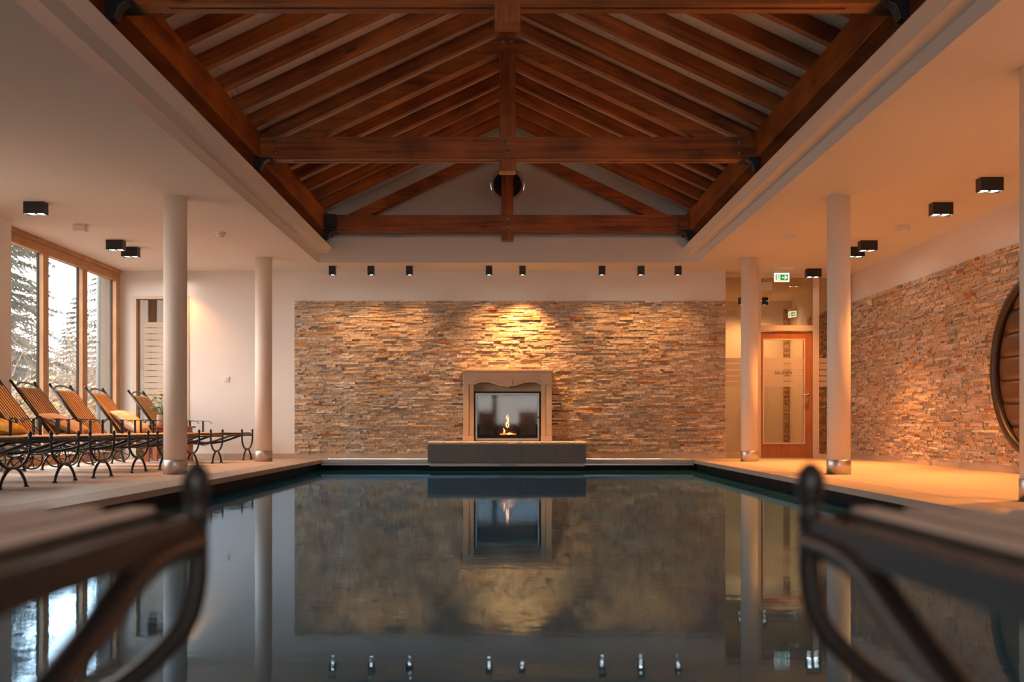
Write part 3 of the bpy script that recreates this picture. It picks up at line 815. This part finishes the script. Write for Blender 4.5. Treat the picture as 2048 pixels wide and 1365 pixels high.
# small wall things
o = empty('light_switch', (-4.59, YB - 0.001, 1.30))
MB().box(-0.045, 0.045, -0.012, 0, -0.045, 0.045).build('plate', M['white'], o, bevel=0.004)
MB().lathe([(0.016, -0.02), (0.016, -0.012)], 16, axis=1).build('dial', M['white'], o)
tag(o, 'square white wall switch on the plaster left of the stone wall', 'switch')
o = empty('motion_sensor', (XR - 0.03, 15.55, 2.46))
MB().box(-0.05, 0.0, -0.05, 0.05, -0.045, 0.045).build('case', M['white'], o, bevel=0.015)
MB().lathe([(0.03, -0.065), (0.036, -0.05)], 16, axis=0).build('lens', M['white'], o, smooth=30)
tag(o, 'small white motion sensor on the right stone wall near the column', 'sensor')

# ------------------------------------------------------------------ round padded niche
nc = empty('round_lounge_niche', (XR - 0.055, 10.49, 1.175))
rp = [(1.01, 0.0), (1.01, -0.09), (1.0, -0.10), (0.925, -0.10), (0.915, -0.09), (0.915, 0.0)]
b = MB(); vv = []; ff = []; n = 72; m_ = len(rp)
for j in range(n):
    a = 2 * PI * j / n
    for (r, h) in rp: vv.append((h, math.cos(a) * r, math.sin(a) * r))
for j in range(n):
    for e in range(m_): ff.append((j * m_ + e, ((j + 1) % n) * m_ + e, ((j + 1) % n) * m_ + (e + 1) % m_, j * m_ + (e + 1) % m_))
b.add(vv, ff).build('rim', M['darkwood'], nc, smooth=35)
NP = 7; RI = 0.917
for k in range(NP):
    za = -RI + 2 * RI * k / NP; zb = za + 2 * RI / NP
    b = MB(); vv = []; ff = []; NU, NV = 24, 9
    for i in range(NU + 1):
        for j in range(NV + 1):
            v = j / NV; z = za + (zb - za) * v
            half = math.sqrt(max(0.0004, RI * RI - z * z)) * 0.995
            u = -1 + 2 * i / NU
            edge = (1 - abs(u) ** 12) ** .5
            bul = math.sin(PI * v) ** 0.45 * edge
            vv.append((-0.03 - 0.045 * bul, u * half, z))
    for i in range(NU):
        for j in range(NV):
            q = i * (NV + 1) + j; ff.append((q, q + NV + 1, q + NV + 2, q + 1))
    b.add(vv, ff).build('leather_pad', M['leather'], nc, smooth=True)
MB().lathe([(0.92, -0.028), (0.92, -0.001)], 48, axis=0).build('backing', M['darkwood'], nc)
tag(nc, 'round dark-rimmed niche with brown leather padding on the right stone wall', 'lounge niche')

# ------------------------------------------------------------------ fireplace
fp = empty('fireplace', (0, 16.2, 0.29))
b = MB()
for s in (-1, 1):
    j = MB(); x = s * 0.628
    j.box(*sorted((s * 0.715, s * 0.535)), -0.26, 0.03, 0, 0.06 + 0.02)
    j.build('jamb_plinth', M['sand'], fp, bevel=0.006)
    MB().box(*sorted((s * 0.71, s * 0.622)), -0.255, 0.03, 0.081, 0.905).box(*sorted((s * 0.612, s * 0.54)), -0.235, 0.03, 0.081, 0.905).box(*sorted((s * 0.622, s * 0.612)), -0.225, 0.03, 0.081, 0.905).build('jamb', M['sand'], fp, bevel=0.006)
low = [(0, .862), (0.03, .868), (0.075, .885), (0.09, .876), (0.16, .895), (0.25, .928), (0.34, .945), (0.42, .945), (0.49, .925), (0.525, .905), (0.54, .906), (0.71, .906)]
poly = [(x, z) for x, z in low] + [(0.71, 1.105)] + [(-0.71, 1.105)] + [(-x, z) for x, z in reversed(low[1:])]
MB().prism(poly, 1, -0.255, 0.03).build('lintel', M['sand'], fp, bevel=0.005)
ln = smooth_path([(x * s, -0.258, z + 0.035) for s, rng in ((-1, list(reversed(low[1:10]))), (1, low[:10])) for x, z in rng], 3)
MB().tube(ln, 0.010, 6).build('carved_edge', M['sand'], fp, smooth=True)
MB().prism([(-0.075, .89), (0, .868), (0.075, .89), (0.07, 0.94), (0.085, .985), (0, .96), (-0.085, .985), (-0.07, .94)], 1, -0.268, -0.25).build('carved_shield', M['sand'], fp, bevel=0.004)
MB().box(-0.735, 0.735, -0.30, 0.03, 1.118, 1.15).box(-0.722, 0.722, -0.28, 0.03, 1.105, 1.118).build('mantel_shelf', M['sand'], fp, bevel=0.006)
MB().box(-0.54, 0.54, -0.06, 0.03, 0.785, 0.96).build('hood_panel', M['sand'], fp)
tag(fp, 'sandstone fireplace surround with a curved lintel on the stone wall', 'fireplace')
st = empty('stove_insert', (0, 16.0, 0.29))
W2 = 0.525
MB().box(-0.556, -W2, -0.02, 0.6, 0, .80).box(W2, 0.556, -0.02, 0.6, 0, .80).box(-W2, W2, -0.02, 0.2, .785, .80).build('casing', M['soot'], st)
MB().box(-W2, W2, 0.02, 0.60, 0, 0.015).box(-W2, W2, 0.58, 0.60, .015, .76).box(-W2, -W2 + .03, 0.02, .58, .015, .76).box(W2 - .03, W2, .02, .58, .015, .76).box(-W2, W2, 0.02, .6, .76, .785).build('firebox', M['soot'], st)
MB().box(-W2 + .06, W2 - .06, 0.5, 0.575, .10, .70).build('back_lining', M['firebrick'], st)
MB().box(-W2 + .03, W2 - .03, 0.06, 0.57, .015, .10).build('ash_bed', M['soot'], st)
for q in ((-W2, -W2 + .042, 0.005, .775), (W2 - .042, W2, .005, .775), (-W2 + .042, W2 - .042, .005, .05), (-W2 + .042, W2 - .042, .735, .775)):
    MB().box(q[0] + .012 * (q[0] < -.5), q[1] - .012 * (q[1] > .5), -0.03, 0.01, q[2], q[3]).build('door_frame', M['stove'], st, bevel=0.006)
MB().box(-W2 + .04, W2 - .04, -0.012, -0.004, .05, .735).build('glass_pane', M['sglass'], st)
MB().lathe([(0.016, -0.065), (0.012, -0.03)], 12, (0.49, 0, 0.385), 1).build('door_knob', M['black'], st, smooth=30)
tag(st, 'metal framed glass stove door with a small fire behind it', 'stove')
def log(p, q, r, label):
    v = (Vector(q) - Vector(p))
    pts = [Vector(p) + v * t / 5 for t in range(6)]
    rnd = random.Random(int(p[0] * 1000))
    o = MB().tube(pts, [r * rnd.uniform(.88, 1.1) for _ in pts], 9).build('fire_log', M['bark'])
    tag(o, label, 'log', 'logs in the stove')
log((-0.19, 16.30, 0.41), (-0.03, 16.42, 0.63), 0.045, 'charred log leaning from the left in the stove')
log((0.19, 16.32, 0.41), (0.03, 16.42, 0.60), 0.05, 'charred log leaning from the right in the stove')
log((-0.10, 16.22, 0.50), (0.14, 16.26, 0.42), 0.035, 'charred log lying across the front of the fire')
fm = empty('fire_flame', (0, 16.28, 0.40))
def tongue(pts, rs, nm, m): MB().tube(smooth_path(pts, 4), [rs[0] + (rs[1] - rs[0]) * abs(math.sin(PI * t / (4 * (len(pts) - 1)) * 0.9 + .25)) * (1 - t / (4 * (len(pts) - 1)) * .8) for t in range(4 * (len(pts) - 1) + 1)], 7).build(nm, m, fm, smooth=True)
tongue([(-0.01, -.05, 0.11), (-0.02, -.05, .17), (0.012, -.05, .22), (-0.016, -.05, .27), (0.008, -.05, .32)], (0.001, 0.016), 'flame_tongue', M['flame'])
tongue([(0.0, -.06, 0.10), (0.02, -.06, .15), (0.0, -.06, .20), (0.02, -.06, .25), (0.004, -.06, .29)], (0.001, 0.010), 'flame_tongue', M['flame'])
tongue([(-0.06, -.09, 0.02), (-0.05, -.09, .06), (-0.07, -.09, .10)], (0.001, 0.018), 'flame_tongue', M['flame'])
tongue([(0.0, -.12, 0.0), (0.04, -.12, .012), (0.09, -.12, .005)], (0.004, 0.022), 'ember', M['flame'])
tongue([(-0.12, -.1, -0.005), (-0.02, -.1, .006), (0.14, -.1, 0)], (0.006, 0.016), 'ember', M['ember'])
tag(fm, 'small orange flame burning over embers in the stove', 'fire')
# hearth bench
hb = empty('hearth_bench', (0, 15.36, 0))
rnd = random.Random(3)
xs = [-1.245 + i * 2.47 / 60 for i in range(61)]
top = [(x, -0.012 + rnd.uniform(-.012, .012)) for x in xs]
vv = []; ff = []
for i, x in enumerate(xs):
    d = rnd.uniform(0, 0.016); e = rnd.uniform(0.0, 0.03)
    vv += [(x, 0.82, 0.29), (x, 0.0 + d, 0.29 - rnd.uniform(0, .006)), (x, -0.008 + e * .3, 0.275 - e * .5), (x, 0.012 + rnd.uniform(0, .006), 0.246), (x, 0.82, 0.246)]
for i in range(60):
    for e in range(5): ff.append((i * 5 + e, i * 5 + 5 + e, i * 5 + 5 + (e + 1) % 5, i * 5 + (e + 1) % 5))
ff += [(0, 1, 2, 3, 4), (304, 303, 302, 301, 300)]
MB().add(vv, ff).build('top_slab', M['sandlight'], hb)
jx = [-1.235] + [(p - 1013.5) * 15.36 / 1991 for p in (919.5, 986, 1042, 1109)] + [1.215]
for i in range(5):
    MB().box(jx[i] + .003, jx[i + 1] - .003, 0.01, 0.06, -0.035, 0.2455).build('front_slab', M['slab'], hb)
MB().box(-1.23, 1.21, 0.016, 0.82, -0.034, 0.245).build('core', M['joint'], hb)
tag(hb, 'low grey slab hearth with rough sandstone top in front of the fireplace', 'hearth')
ss = empty('depth_strip', (0, 15.38, -0.045))
MB().box(-1.205, 1.19, 0, 0.22, -0.045, 0.0).build('strip', M['greysteel'], ss)
inst('lettering', text_mesh('Wassertiefe 1,35m', 0.034, M['ink']), ss, (0.02, -0.0015, -0.022), (R(90), 0, 0))
MB().box(-1.17, 1.16, 0.05, 0.22, -0.5, -0.045).build('recess', M['poolwall'], ss)
tag(ss, 'grey metal strip with black depth lettering below the hearth', 'strip')

# ------------------------------------------------------------------ sun lounger (local: +X foot to head, origin on floor at foot end)
SH = 0.435
def make_lounger(slat_mat):
    t = empty('sun_lounger')
    I = M['iron']; hw = 0.30
    def leg_frame(u, fin):
        b = MB()
        U = [(u, -hw, SH + (0.005 if fin else -0.02)), (u, -hw, 0.34), (u, -hw + 0.025, 0.275), (u, -hw + 0.11, 0.205), (u, -0.08, 0.175), (u, 0.08, 0.175), (u, hw - 0.11, 0.205), (u, hw - 0.025, 0.275), (u, hw, 0.34), (u, hw, SH + (0.005 if fin else -0.02))]
        b.tube(smooth_path(U, 5), 0.0135, 8, flat=(1, 0, 0))
        A = [(u, -0.225, 0.012), (u, -0.19, 0.075), (u, -0.105, 0.145), (u, 0, 0.172), (u, 0.105, 0.145), (u, 0.19, 0.075), (u, 0.225, 0.012)]
        b.tube(smooth_path(A, 5), 0.0135, 8, flat=(1, 0, 0))
        lf = b.build('leg_frame', I, t, smooth=True)
        for s in (-1, 1):
            MB().lathe([(0.024, 0), (0.024, 0.006), (0.014, 0.018)], 12, (u, s * 0.228, 0)).build('foot', I, lf, smooth=40)
            if fin:
                MB().lathe([(0.016, SH - .022), (0.016, SH - .012), (0.011, SH - .008), (0.013, SH + .004), (0.0175, SH + .018), (0.0175, SH + .030), (0.0135, SH + .042), (0.006, SH + .050), (0.001, SH + 0.052)], 14, (u, s * hw, 0)).build('finial', I, lf, smooth=True)
    leg_frame(0.0, True); leg_frame(1.42, False)
    # seat rails
    for s in (-1, 1):
        MB().box(0.0, 1.5, *sorted((s * (hw - 0.006), s * (hw + 0.006))), SH - 0.045, SH - 0.012).build('side_rail', I, t)
        P = [(0.0, s * hw, SH - .045), (0.12, s * hw, SH - .045), (0.2, s * hw, SH - .058), (0.32, s * hw, SH - .10), (0.48, s * hw * .98, SH - .15), (0.68, s * hw * .9, SH - .175), (0.92, s * hw * .9, SH - .15), (1.15, s * hw * .98, SH - .09), (1.42, s * hw, SH - .05)]
        MB().tube(smooth_path(P, 5), 0.0165, 8).build('side_brace', I, t, smooth=True)
        # second brace from rear frame down to wheel
        P = [(1.42, s * hw, 0.30), (1.30, s * (hw - .01), 0.22), (1.15, s * (hw - .02), 0.25), (1.0, s * (hw - .03), 0.27)]
        MB().tube(smooth_path(P, 5), 0.010, 7).build('rear_scroll', I, t, smooth=True)
    MB().box(-0.006, 0.006, -hw, hw, SH - .045, SH - .014).build('foot_rail', I, t)
    MB().tube(smooth_path([(0.68, -hw * .9, SH - .175), (0.68, -0.1, SH - .20), (0.68, 0.1, SH - .20), (0.68, hw * .9, SH - .175)], 5), 0.009, 7).build('cross_brace', I, t, smooth=True)
    NS = 9; pitch = (2 * hw - 0.045) / NS; swid = pitch - 0.030
    sm = MB().box(0.0, 1.22, -swid / 2, swid / 2, -0.026, 0).mesh('seat_slat', slat_mat)
    for k in range(NS):
        o = inst('seat_slat', sm, t, (0.03, -hw + 0.0225 + (k + .5) * pitch, SH))
        m = o.modifiers.new('bevel', 'BEVEL'); m.width = 0.004; m.segments = 2
    MB().box(0.03, 1.24, -hw + .02, hw - .02, SH - .010, SH - .005).build('seat_gap_sheet', M['gapsheet'], t)
    for u in (0.3, 0.95):
        MB().box(u, u + 0.03, -hw + .01, hw - .01, SH - .034, SH - .0265).build('slat_bearer', I, t)
    # backrest
    BA = R(53); bl = 0.70
    back = empty('backrest', (1.25, 0, SH - 0.005)); back.parent = t; back.rotation_euler = (0, -BA, 0)
    bm_ = MB().box(0.0, bl, -swid / 2, swid / 2, -0.026, 0).mesh('back_slat', slat_mat)
    for k in range(NS): inst('back_slat', bm_, back, (0.02, -hw + 0.0225 + (k + .5) * pitch, 0))
    for s in (-1, 1):
        b = MB().box(0.0, bl + 0.10, *sorted((s * (hw - 0.006), s * (hw + 0.006))), -0.035, -0.004)
        b.lathe([(0.009, bl + 0.07), (0.012, bl + .095), (0.019, bl + .108), (0.021, bl + .122), (0.015, bl + .138), (0.001, bl + .146)], 12, (0, s * hw, -0.02), 0)
        b.build('back_rail', I, back, smooth=30)
    ar = MB()
    path = smooth_path([(bl + 0.03, -hw, -.015), (bl + 0.07, -hw * .75, -.015), (bl + .105, -hw * .3, -.015), (bl + .105, hw * .3, -.015), (bl + 0.07, hw * .75, -.015), (bl + 0.03, hw, -.015)], 5)
    vv = []; ff = []
    for p in path: vv += [(p.x - .011, p.y, p.z - .004), (p.x + .011, p.y, p.z - .004), (p.x + .011, p.y, p.z + .004), (p.x - .011, p.y, p.z + .004)]
    for i in range(len(path) - 1):
        for e in range(4): ff.append((i * 4 + e, i * 4 + 4 + e, i * 4 + 4 + (e + 1) % 4, i * 4 + (e + 1) % 4))
    ar.add(vv, ff).build('arched_handle', I, back)
    MB().box(0.03, bl, -hw + .02, hw - .02, -.010, -.005).build('back_gap_sheet', M['gapsheet'], back)
    for u in (0.12, 0.55):
        MB().box(u, u + .03, -hw + .01, hw - .01, -0.034, -0.0265).build('slat_bearer', I, back)
    # support strut and armrests
    for s in (-1, 1):
        MB().tube(smooth_path([(1.50, s * (hw - .03), SH - .03), (1.56, s * (hw - .03), SH + .07), (1.50, s * (hw - .03), SH + .17), (1.44, s * (hw - .02), SH + .215)], 4), 0.011, 7).build('back_strut', I, t, smooth=True)
        vv = []; ff = []
        pa = smooth_path([(0.66, 0, SH + .135), (0.70, 0, SH + .168), (0.76, 0, SH + .178), (0.95, 0, SH + .176), (1.10, 0, SH + .176), (1.18, 0, SH + .15)], 4)
        for p in pa: vv += [(p.x, s * (hw + .03) - .016, p.z - .003), (p.x, s * (hw + .03) + .016, p.z - .003), (p.x, s * (hw + .03) + .016, p.z + .003), (p.x, s * (hw + .03) - .016, p.z + .003)]
        for i in range(len(pa) - 1):
            for e in range(4): ff.append((i * 4 + e, i * 4 + 4 + e, i * 4 + 4 + (e + 1) % 4, i * 4 + (e + 1) % 4))
        am = MB().add(vv, ff).build('armrest', I, t)
        for u in (0.80, 1.06):
            MB().box(u - .012, u + .012, s * (hw + .015) - .01, s * (hw + .015) + .01, SH - .03, SH + .175).build('armrest_post', I, am)
        w_ = MB(); c_ = (1.50, s * (hw + .02), 0.145); rr = 0.128
        w_.tube([(c_[0] + rr * math.cos(2 * PI * j / 28), c_[1], c_[2] + rr * math.sin(2 * PI * j / 28)) for j in range(28)], 0.011, 7, closed=True)
        for j in range(6):
            a = 2 * PI * j / 6 + .3
            w_.tube([c_, (c_[0] + rr * math.cos(a), c_[1], c_[2] + rr * math.sin(a))], 0.006, 6)
        w_.lathe([(0.022, c_[1] - .02), (0.022, c_[1] + .02)], 12, (c_[0], 0, c_[2]), 1)
        w_.build('wheel', I, t, smooth=40)
    MB().tube([(1.50, -hw - .02, 0.145), (1.50, hw + .02, 0.145)], 0.008, 8).build('axle', I, t)
    return t
proto = make_lounger(M['slat'])
FAR = [(-4.22, 8.5, 'lounger nearest the camera in the left row, cut by the photo edge'), (-4.23, 9.52, 'second nearest lounger of the left row, foot end facing the pool'),
       (-4.22, 10.37, 'lounger holding the mustard blanket, third nearest in the left row'), (-4.24, 11.45, 'lounger fourth nearest in the left row, backrest at photo edge'),
       (-4.21, 12.27, 'lounger carrying the beige cushion in front of the first window pane'), (-4.20, 13.25, 'lounger in front of the middle window pane, between the two cushions'),
       (-4.19, 14.35, 'lounger carrying the cream fur cushion in front of the right window pane'), (-4.09, 15.65, 'farthest lounger of the left row, behind the red wooden table')]
for i, (x, y, lab) in enumerate(FAR):
    o = proto if i == 0 else copy_tree(proto)
    o.location = (x, y, 0); o.rotation_euler = (0, 0, PI + R([0, .6, -.5, .3, 0, -.4, .5, -.8][i]))
    tag(o, lab.replace('lounger', 'wood slat lounger', 1), 'sun lounger', 'sun loungers on the left deck')
near = make_lounger(M['slat_lit'])
near.location = (-0.375 - 0.30, 1.2, 0); near.rotation_euler = (0, 0, -PI / 2)
tag(near, 'blurred iron lounger foot end in the left foreground before the pool', 'sun lounger', 'sun loungers beside the camera')
n2 = copy_tree(near); n2.location = (0.365 + 0.30, 1.2, 0); n2.rotation_euler = (0, 0, -PI / 2)
tag(n2, 'blurred iron lounger foot end in the right foreground before the pool', 'sun lounger', 'sun loungers beside the camera')

# cushions
def cushion(name, loc, rot, sx, sy, sz, m, label, cat='cushion', lumpy=0.0, seed=1):
    rnd = random.Random(seed)
    NU, NV = 22, 16; vv = []; ff = []
    for side in (1, -1):
        for i in range(NU + 1):
            for j in range(NV + 1):
                u = -1 + 2 * i / NU; v = -1 + 2 * j / NV
                h = ((1 - abs(u) ** 2.6) * (1 - abs(v) ** 2.6)) ** 0.5
                pin = 1 - 0.10 * (1 - h) * (abs(u * v) < .55)
                l = lumpy * rnd.uniform(-1, 1) * h
                vv.append((u * sx / 2 * pin, v * sy / 2 * pin, side * (h * sz / 2 + l) + lumpy * .6 * math.sin(u * 5 + 1) * math.cos(v * 4)))
    K = (NU + 1) * (NV + 1)
    for q in (0, 1):
        for i in range(NU):
            for j in range(NV):
                a = q * K + i * (NV + 1) + j; f = (a, a + NV + 1, a + NV + 2, a + 1)
                ff.append(f if q == 0 else f[::-1])
    o = MB().add(vv, ff).build(name, m, smooth=True)
    o.location = loc; o.rotation_euler = rot
    return tag(o, label, cat)
cushion('cushion', (-5.42, 12.25, SH + 0.115), (0, R(25), R(4)), 0.58, 0.50, 0.15, M['beige'], 'plain beige cushion lying at the hinge of a lounger by the window')
cushion('fur_cushion', (-5.42, 14.33, SH + 0.155), (0, R(36), R(-3)), 0.52, 0.46, 0.17, M['fur'], 'cream fluffy fur cushion leaning on a lounger backrest', lumpy=0.012, seed=4)
cushion('blanket', (-5.32, 10.35, SH + 0.085), (0, R(14), R(6)), 0.50, 0.52, 0.16, M['mustard'], 'mustard yellow blanket bundled on the lounger at the left edge', 'blanket', lumpy=0.018, seed=8)

# side table and plant
tb = empty('side_table', (-5.1, 15.0, 0))
MB().box(-0.33, 0.33, -0.24, 0.24, 0.505, 0.53).build('table_top', M['table'], tb, bevel=0.004)
MB().box(-0.29, 0.29, -0.20, -0.18, 0.44, 0.505).box(-0.29, 0.29, 0.18, 0.20, 0.44, 0.505).box(-0.29, -0.27, -.18, .18, .44, .505).box(.27, .29, -.18, .18, .44, .505).build('apron', M['table'], tb)
for sx in (-1, 1):
    for sy in (-1, 1):
        MB().box(sx * 0.265 - .033, sx * .265 + .033, sy * .175 - .033, sy * .175 + .033, 0, 0.4395).build('leg', M['table'], tb)
tag(tb, 'small red-brown wooden side table behind the nearer left column', 'table')
pl = empty('potted_plant', (-5.19, 15.0, 0.53))
MB().lathe([(0.065, 0), (0.085, 0.02), (0.095, 0.12), (0.088, 0.155), (0.092, 0.17), (0.082, 0.17), (0.078, 0.15)], 24).build('pot', M['pot'], pl, smooth=40)
MB().lathe([(0.078, 0.14), (0.078, 0.15)], 20).build('soil', M['soil'], pl)
rnd = random.Random(21)
def leaf_shape(L_, W_, fold=0.25):
    vv = []; ff = []; n = 6
    for i in range(n + 1):
        t = i / n; wv = W_ * math.sin(PI * min(1, t * 0.98 + 0.02)) ** .7 * (1 - t * .35); z = -0.25 * L_ * t * t
        vv += [(t * L_, -wv, z + abs(wv) * fold), (t * L_, 0, z), (t * L_, wv, z + abs(wv) * fold)]
    for i in range(n):
        a = i * 3; ff += [(a, a + 3, a + 4, a + 1), (a + 1, a + 4, a + 5, a + 2)]
    return vv, ff
for k in range(34):
    a = rnd.uniform(0, 2 * PI); el = rnd.uniform(0.0, 0.9); h = rnd.uniform(0.06, 0.27); r = rnd.uniform(0.05, 0.16)
    base = Vector((math.cos(a) * r, math.sin(a) * r, 0.16 + h))
    vv, ff = leaf_shape(rnd.uniform(0.08, 0.14), rnd.uniform(0.025, 0.045))
    mtx = Matrix.Translation(base) @ Matrix.Rotation(a + rnd.uniform(-.4, .4), 4, 'Z') @ Matrix.Rotation(-el * .6, 4, 'Y')
    lf = MB().add([mtx @ Vector(p) for p in vv], ff).build('leaf', M['leaf'], pl, smooth=True)
    MB().tube(smooth_path([(math.cos(a) * .02, math.sin(a) * .02, 0.15), (math.cos(a) * r * .5, math.sin(a) * r * .5, 0.15 + h * .7), tuple(base)], 3), 0.0025, 5).build('stem', M['leaf'], lf)
for k, (a, h, r) in enumerate(((2.6, 0.36, 0.05), (3.4, 0.27, 0.10), (0.4, 0.34, .08), (4.8, 0.30, .06))):
    base = Vector((math.cos(a) * r, math.sin(a) * r, 0.15 + h))
    vv, ff = leaf_shape(0.07, 0.032)
    mtx = Matrix.Translation(base) @ Matrix.Rotation(a, 4, 'Z') @ Matrix.Rotation(-.7, 4, 'Y')
    fw = MB().add([mtx @ Vector(p) for p in vv], ff).build('flower', M['flower'], pl, smooth=True)
    MB().tube([tuple(base), (base.x * .6, base.y * .6, 0.15 + h * .6), (0, 0, 0.15)], 0.0025, 5).build('stem', M['leaf'], fw)
tag(pl, 'potted plant with glossy leaves and orange flowers on the wooden table', 'plant')

# ------------------------------------------------------------------ outside
struct(MB().box(-60, XL - 0.27, -30, 90, -0.4, -0.12).build('ground_outside', M['ground']))
bk = MB(); rb = random.Random(77); nx_ = 40
vv = []; ff = []
for i in range(nx_ + 1):
    x = -60 + 48 * i / nx_; h = 3.6 + 0.9 * math.sin(i * .7) + rb.uniform(-.35, .35)
    vv += [(x, 52, -0.2), (x, 58, h * .6), (x, 64, h), (x, 80, -0.2)]
for i in range(nx_):
    for e in range(3): ff.append((i * 4 + e, i * 4 + 4 + e, i * 4 + 5 + e, i * 4 + 1 + e))
struct(bk.add(vv, ff).build('ground_bank', M['ground'], smooth=True))
def leaves_mesh(pts, size, rnd, b=None):
    b = b or MB()
    for p in pts:
        s_ = size * rnd.uniform(.6, 1.3)
        q = Vector((rnd.gauss(0, 1), rnd.gauss(0, 1), rnd.gauss(0, 1))).normalized(); r_ = q.orthogonal().normalized(); u = q.cross(r_)
        a = Vector(p)
        b.add([a - r_ * s_, a + u * s_ * .45, a + r_ * s_, a - u * s_ * .45], [(0, 1, 2, 3)])
    return b
def conifer(x, y, h, rad, seed, label, loose=1.0):
    rnd = random.Random(seed)
    t = empty('conifer_tree', (x, y, -0.12))
    MB().tube([(0, 0, 0), (0.03, 0, h * .5), (0, 0, h)], [h * .009, h * .006, 0.01], 7).build('trunk', M['trunk'], t)
    b = MB()
    z = h * 0.12
    while z < h * .99:
        f = 1 - z / h
        for _ in range(rnd.choice((4, 5, 6))):
            a = rnd.uniform(0, 2 * PI); L_ = rad * (f ** .75) * rnd.uniform(.65, 1.15) + .12
            d = Vector((math.cos(a), math.sin(a), 0)); sd = Vector((-d.y, d.x, 0))
            drop = rnd.uniform(.12, .4)
            nseg = max(4, int(L_ / .11))
            for i in range(1, nseg + 1):
                s_ = i / nseg; c_ = d * (L_ * s_) + Vector((0, 0, z - drop * L_ * s_ * s_ + .05 * L_ * s_))
                for side in (-1, 1):
                    ln = L_ * .22 * (1.15 - s_) + .09
                    for q in range(2):
                        tip = c_ + (sd * side * rnd.uniform(.5, 1) + d * rnd.uniform(.2, .9)) * ln + Vector((0, 0, -ln * rnd.uniform(.1, 1.0)))
                        wv = Vector((0, 0, 1)) * .02 + d * .025
                        b.add([c_ - wv, c_ + wv, tip], [(0, 1, 2)])
        z += h * .022 * loose + .05
    b.build('needles', M['needle'], t)['kind'] = 'stuff'
    tag(t, label, 'tree', 'trees outside the window')
def shrub(x, y, h, spread, seed, label, leaves=(), nst=9, depth=4, name='bare_shrub', thick=0.012):
    rnd = random.Random(seed)
    t = empty(name, (x, y, -0.12)); b = MB(); tips = []
    def grow(p, d, L_, r, k):
        pts = [p]; q = p.copy(); dd = d.copy()
        for i in range(3):
            dd = (dd + Vector((rnd.gauss(0, .16), rnd.gauss(0, .16), rnd.gauss(0.02, .1)))).normalized(); q = q + dd * L_ / 3; pts.append(q.copy())
        b.tube(pts, [r, r * .85, r * .7, r * .5], 4)
        tips.extend(pts[1:])
        if k > 0:
            for _ in range(rnd.choice((2, 3))):
                i = rnd.choice((1, 2, 3)); grow(pts[i], (dd + Vector((rnd.gauss(0, .5), rnd.gauss(0, .5), rnd.gauss(.1, .35)))).normalized(), L_ * rnd.uniform(.55, .8), r * .6, k - 1)
    for i in range(nst):
        a = rnd.uniform(0, 2 * PI); p = Vector((math.cos(a) * spread * .4 * rnd.random(), math.sin(a) * spread * .4 * rnd.random(), 0))
        d = Vector((math.cos(a) * .35, math.sin(a) * .35, 1)).normalized()
        grow(p, d, h * rnd.uniform(.3, .45), thick * rnd.uniform(.8, 1.4), depth)
    b.build('branches', M['twig'], t)
    for (m, num, size, zmax) in leaves:
        cand = [p for p in tips if p.z < zmax] or tips
        pts = [rnd.choice(cand) + Vector((rnd.gauss(0, .06), rnd.gauss(0, .06), rnd.gauss(0, .06))) for _ in range(num)]
        leaves_mesh(pts, size, rnd).build('leaves', m, t)['kind'] = 'stuff'
    tag(t, label, 'shrub', 'shrubs outside the window')
conifer(-12.6, 24.6, 10.5, 2.0, 1, 'drooping dark conifer filling the left window pane', 0.55)
conifer(-16.7, 41, 7.6, 1.5, 2, 'tall conifer seen at the right end of the window')
conifer(-14.25, 33, 5.0, 0.9, 3, 'shorter conifer showing at the right of the middle pane')
conifer(-22.6, 48.5, 6.4, 1.2, 4, 'small distant conifer low in the middle pane, left')
conifer(-20.6, 46.5, 5.4, 1.2, 5, 'small distant conifer low in the middle pane, centre')
conifer(-23.9, 50, 7.8, 1.2, 6, 'slim distant conifer beside the first mullion')
shrub(-9.75, 20.6, 2.3, 0.9, 11, 'shrub with dry tan leaves behind the first mullion', [(M['tanleaf'], 520, .055, 9), (M['yleaf'], 90, .055, 9)])
shrub(-8.95, 19.9, 1.7, 0.9, 12, 'low shrub with tan leaves behind the middle pane', [(M['tanleaf'], 420, .05, 9)])
shrub(-9.45, 22.3, 2.6, 0.9, 13, 'bare shrub with few yellow leaves behind the right pane', [(M['yleaf'], 160, .05, 9)])
shrub(-8.4, 20.3, 1.5, 0.9, 14, 'low twiggy shrub behind the right pane near the rain pipe', [(M['tanleaf'], 260, .045, 9)])
shrub(-10.3, 21.2, 1.9, 0.9, 15, 'low leafy shrub behind the left pane', [(M['tanleaf'], 380, .055, 1.6), (M['yleaf'], 70, .05, 9)])
shrub(-9.35, 19.0, 3.6, 0.8, 16, 'tall bare branching shrub close to the left pane', [(M['yleaf'], 40, .06, 2.4)], nst=4, depth=4, thick=.02)
for i, (x, y, h) in enumerate(((-13.4, 28, 3.9), (-12.4, 28.5, 3.6), (-12.0, 29.5, 3.9), (-15.0, 31, 4.2), (-13.1, 32, 4.0), (-14.0, 30.2, 4.1))):
    shrub(x, y, h, 1.5, 40 + i, ['grey thicket behind the left pane', 'grey thicket behind the middle pane', 'grey thicket behind the right pane', 'tall thicket far left behind the shrubs', 'tall thicket between the right pane conifers', 'tall thicket behind the middle pane conifer'][i] + ', bare winter twigs', nst=26, depth=4, name='bare_thicket', thick=.018)
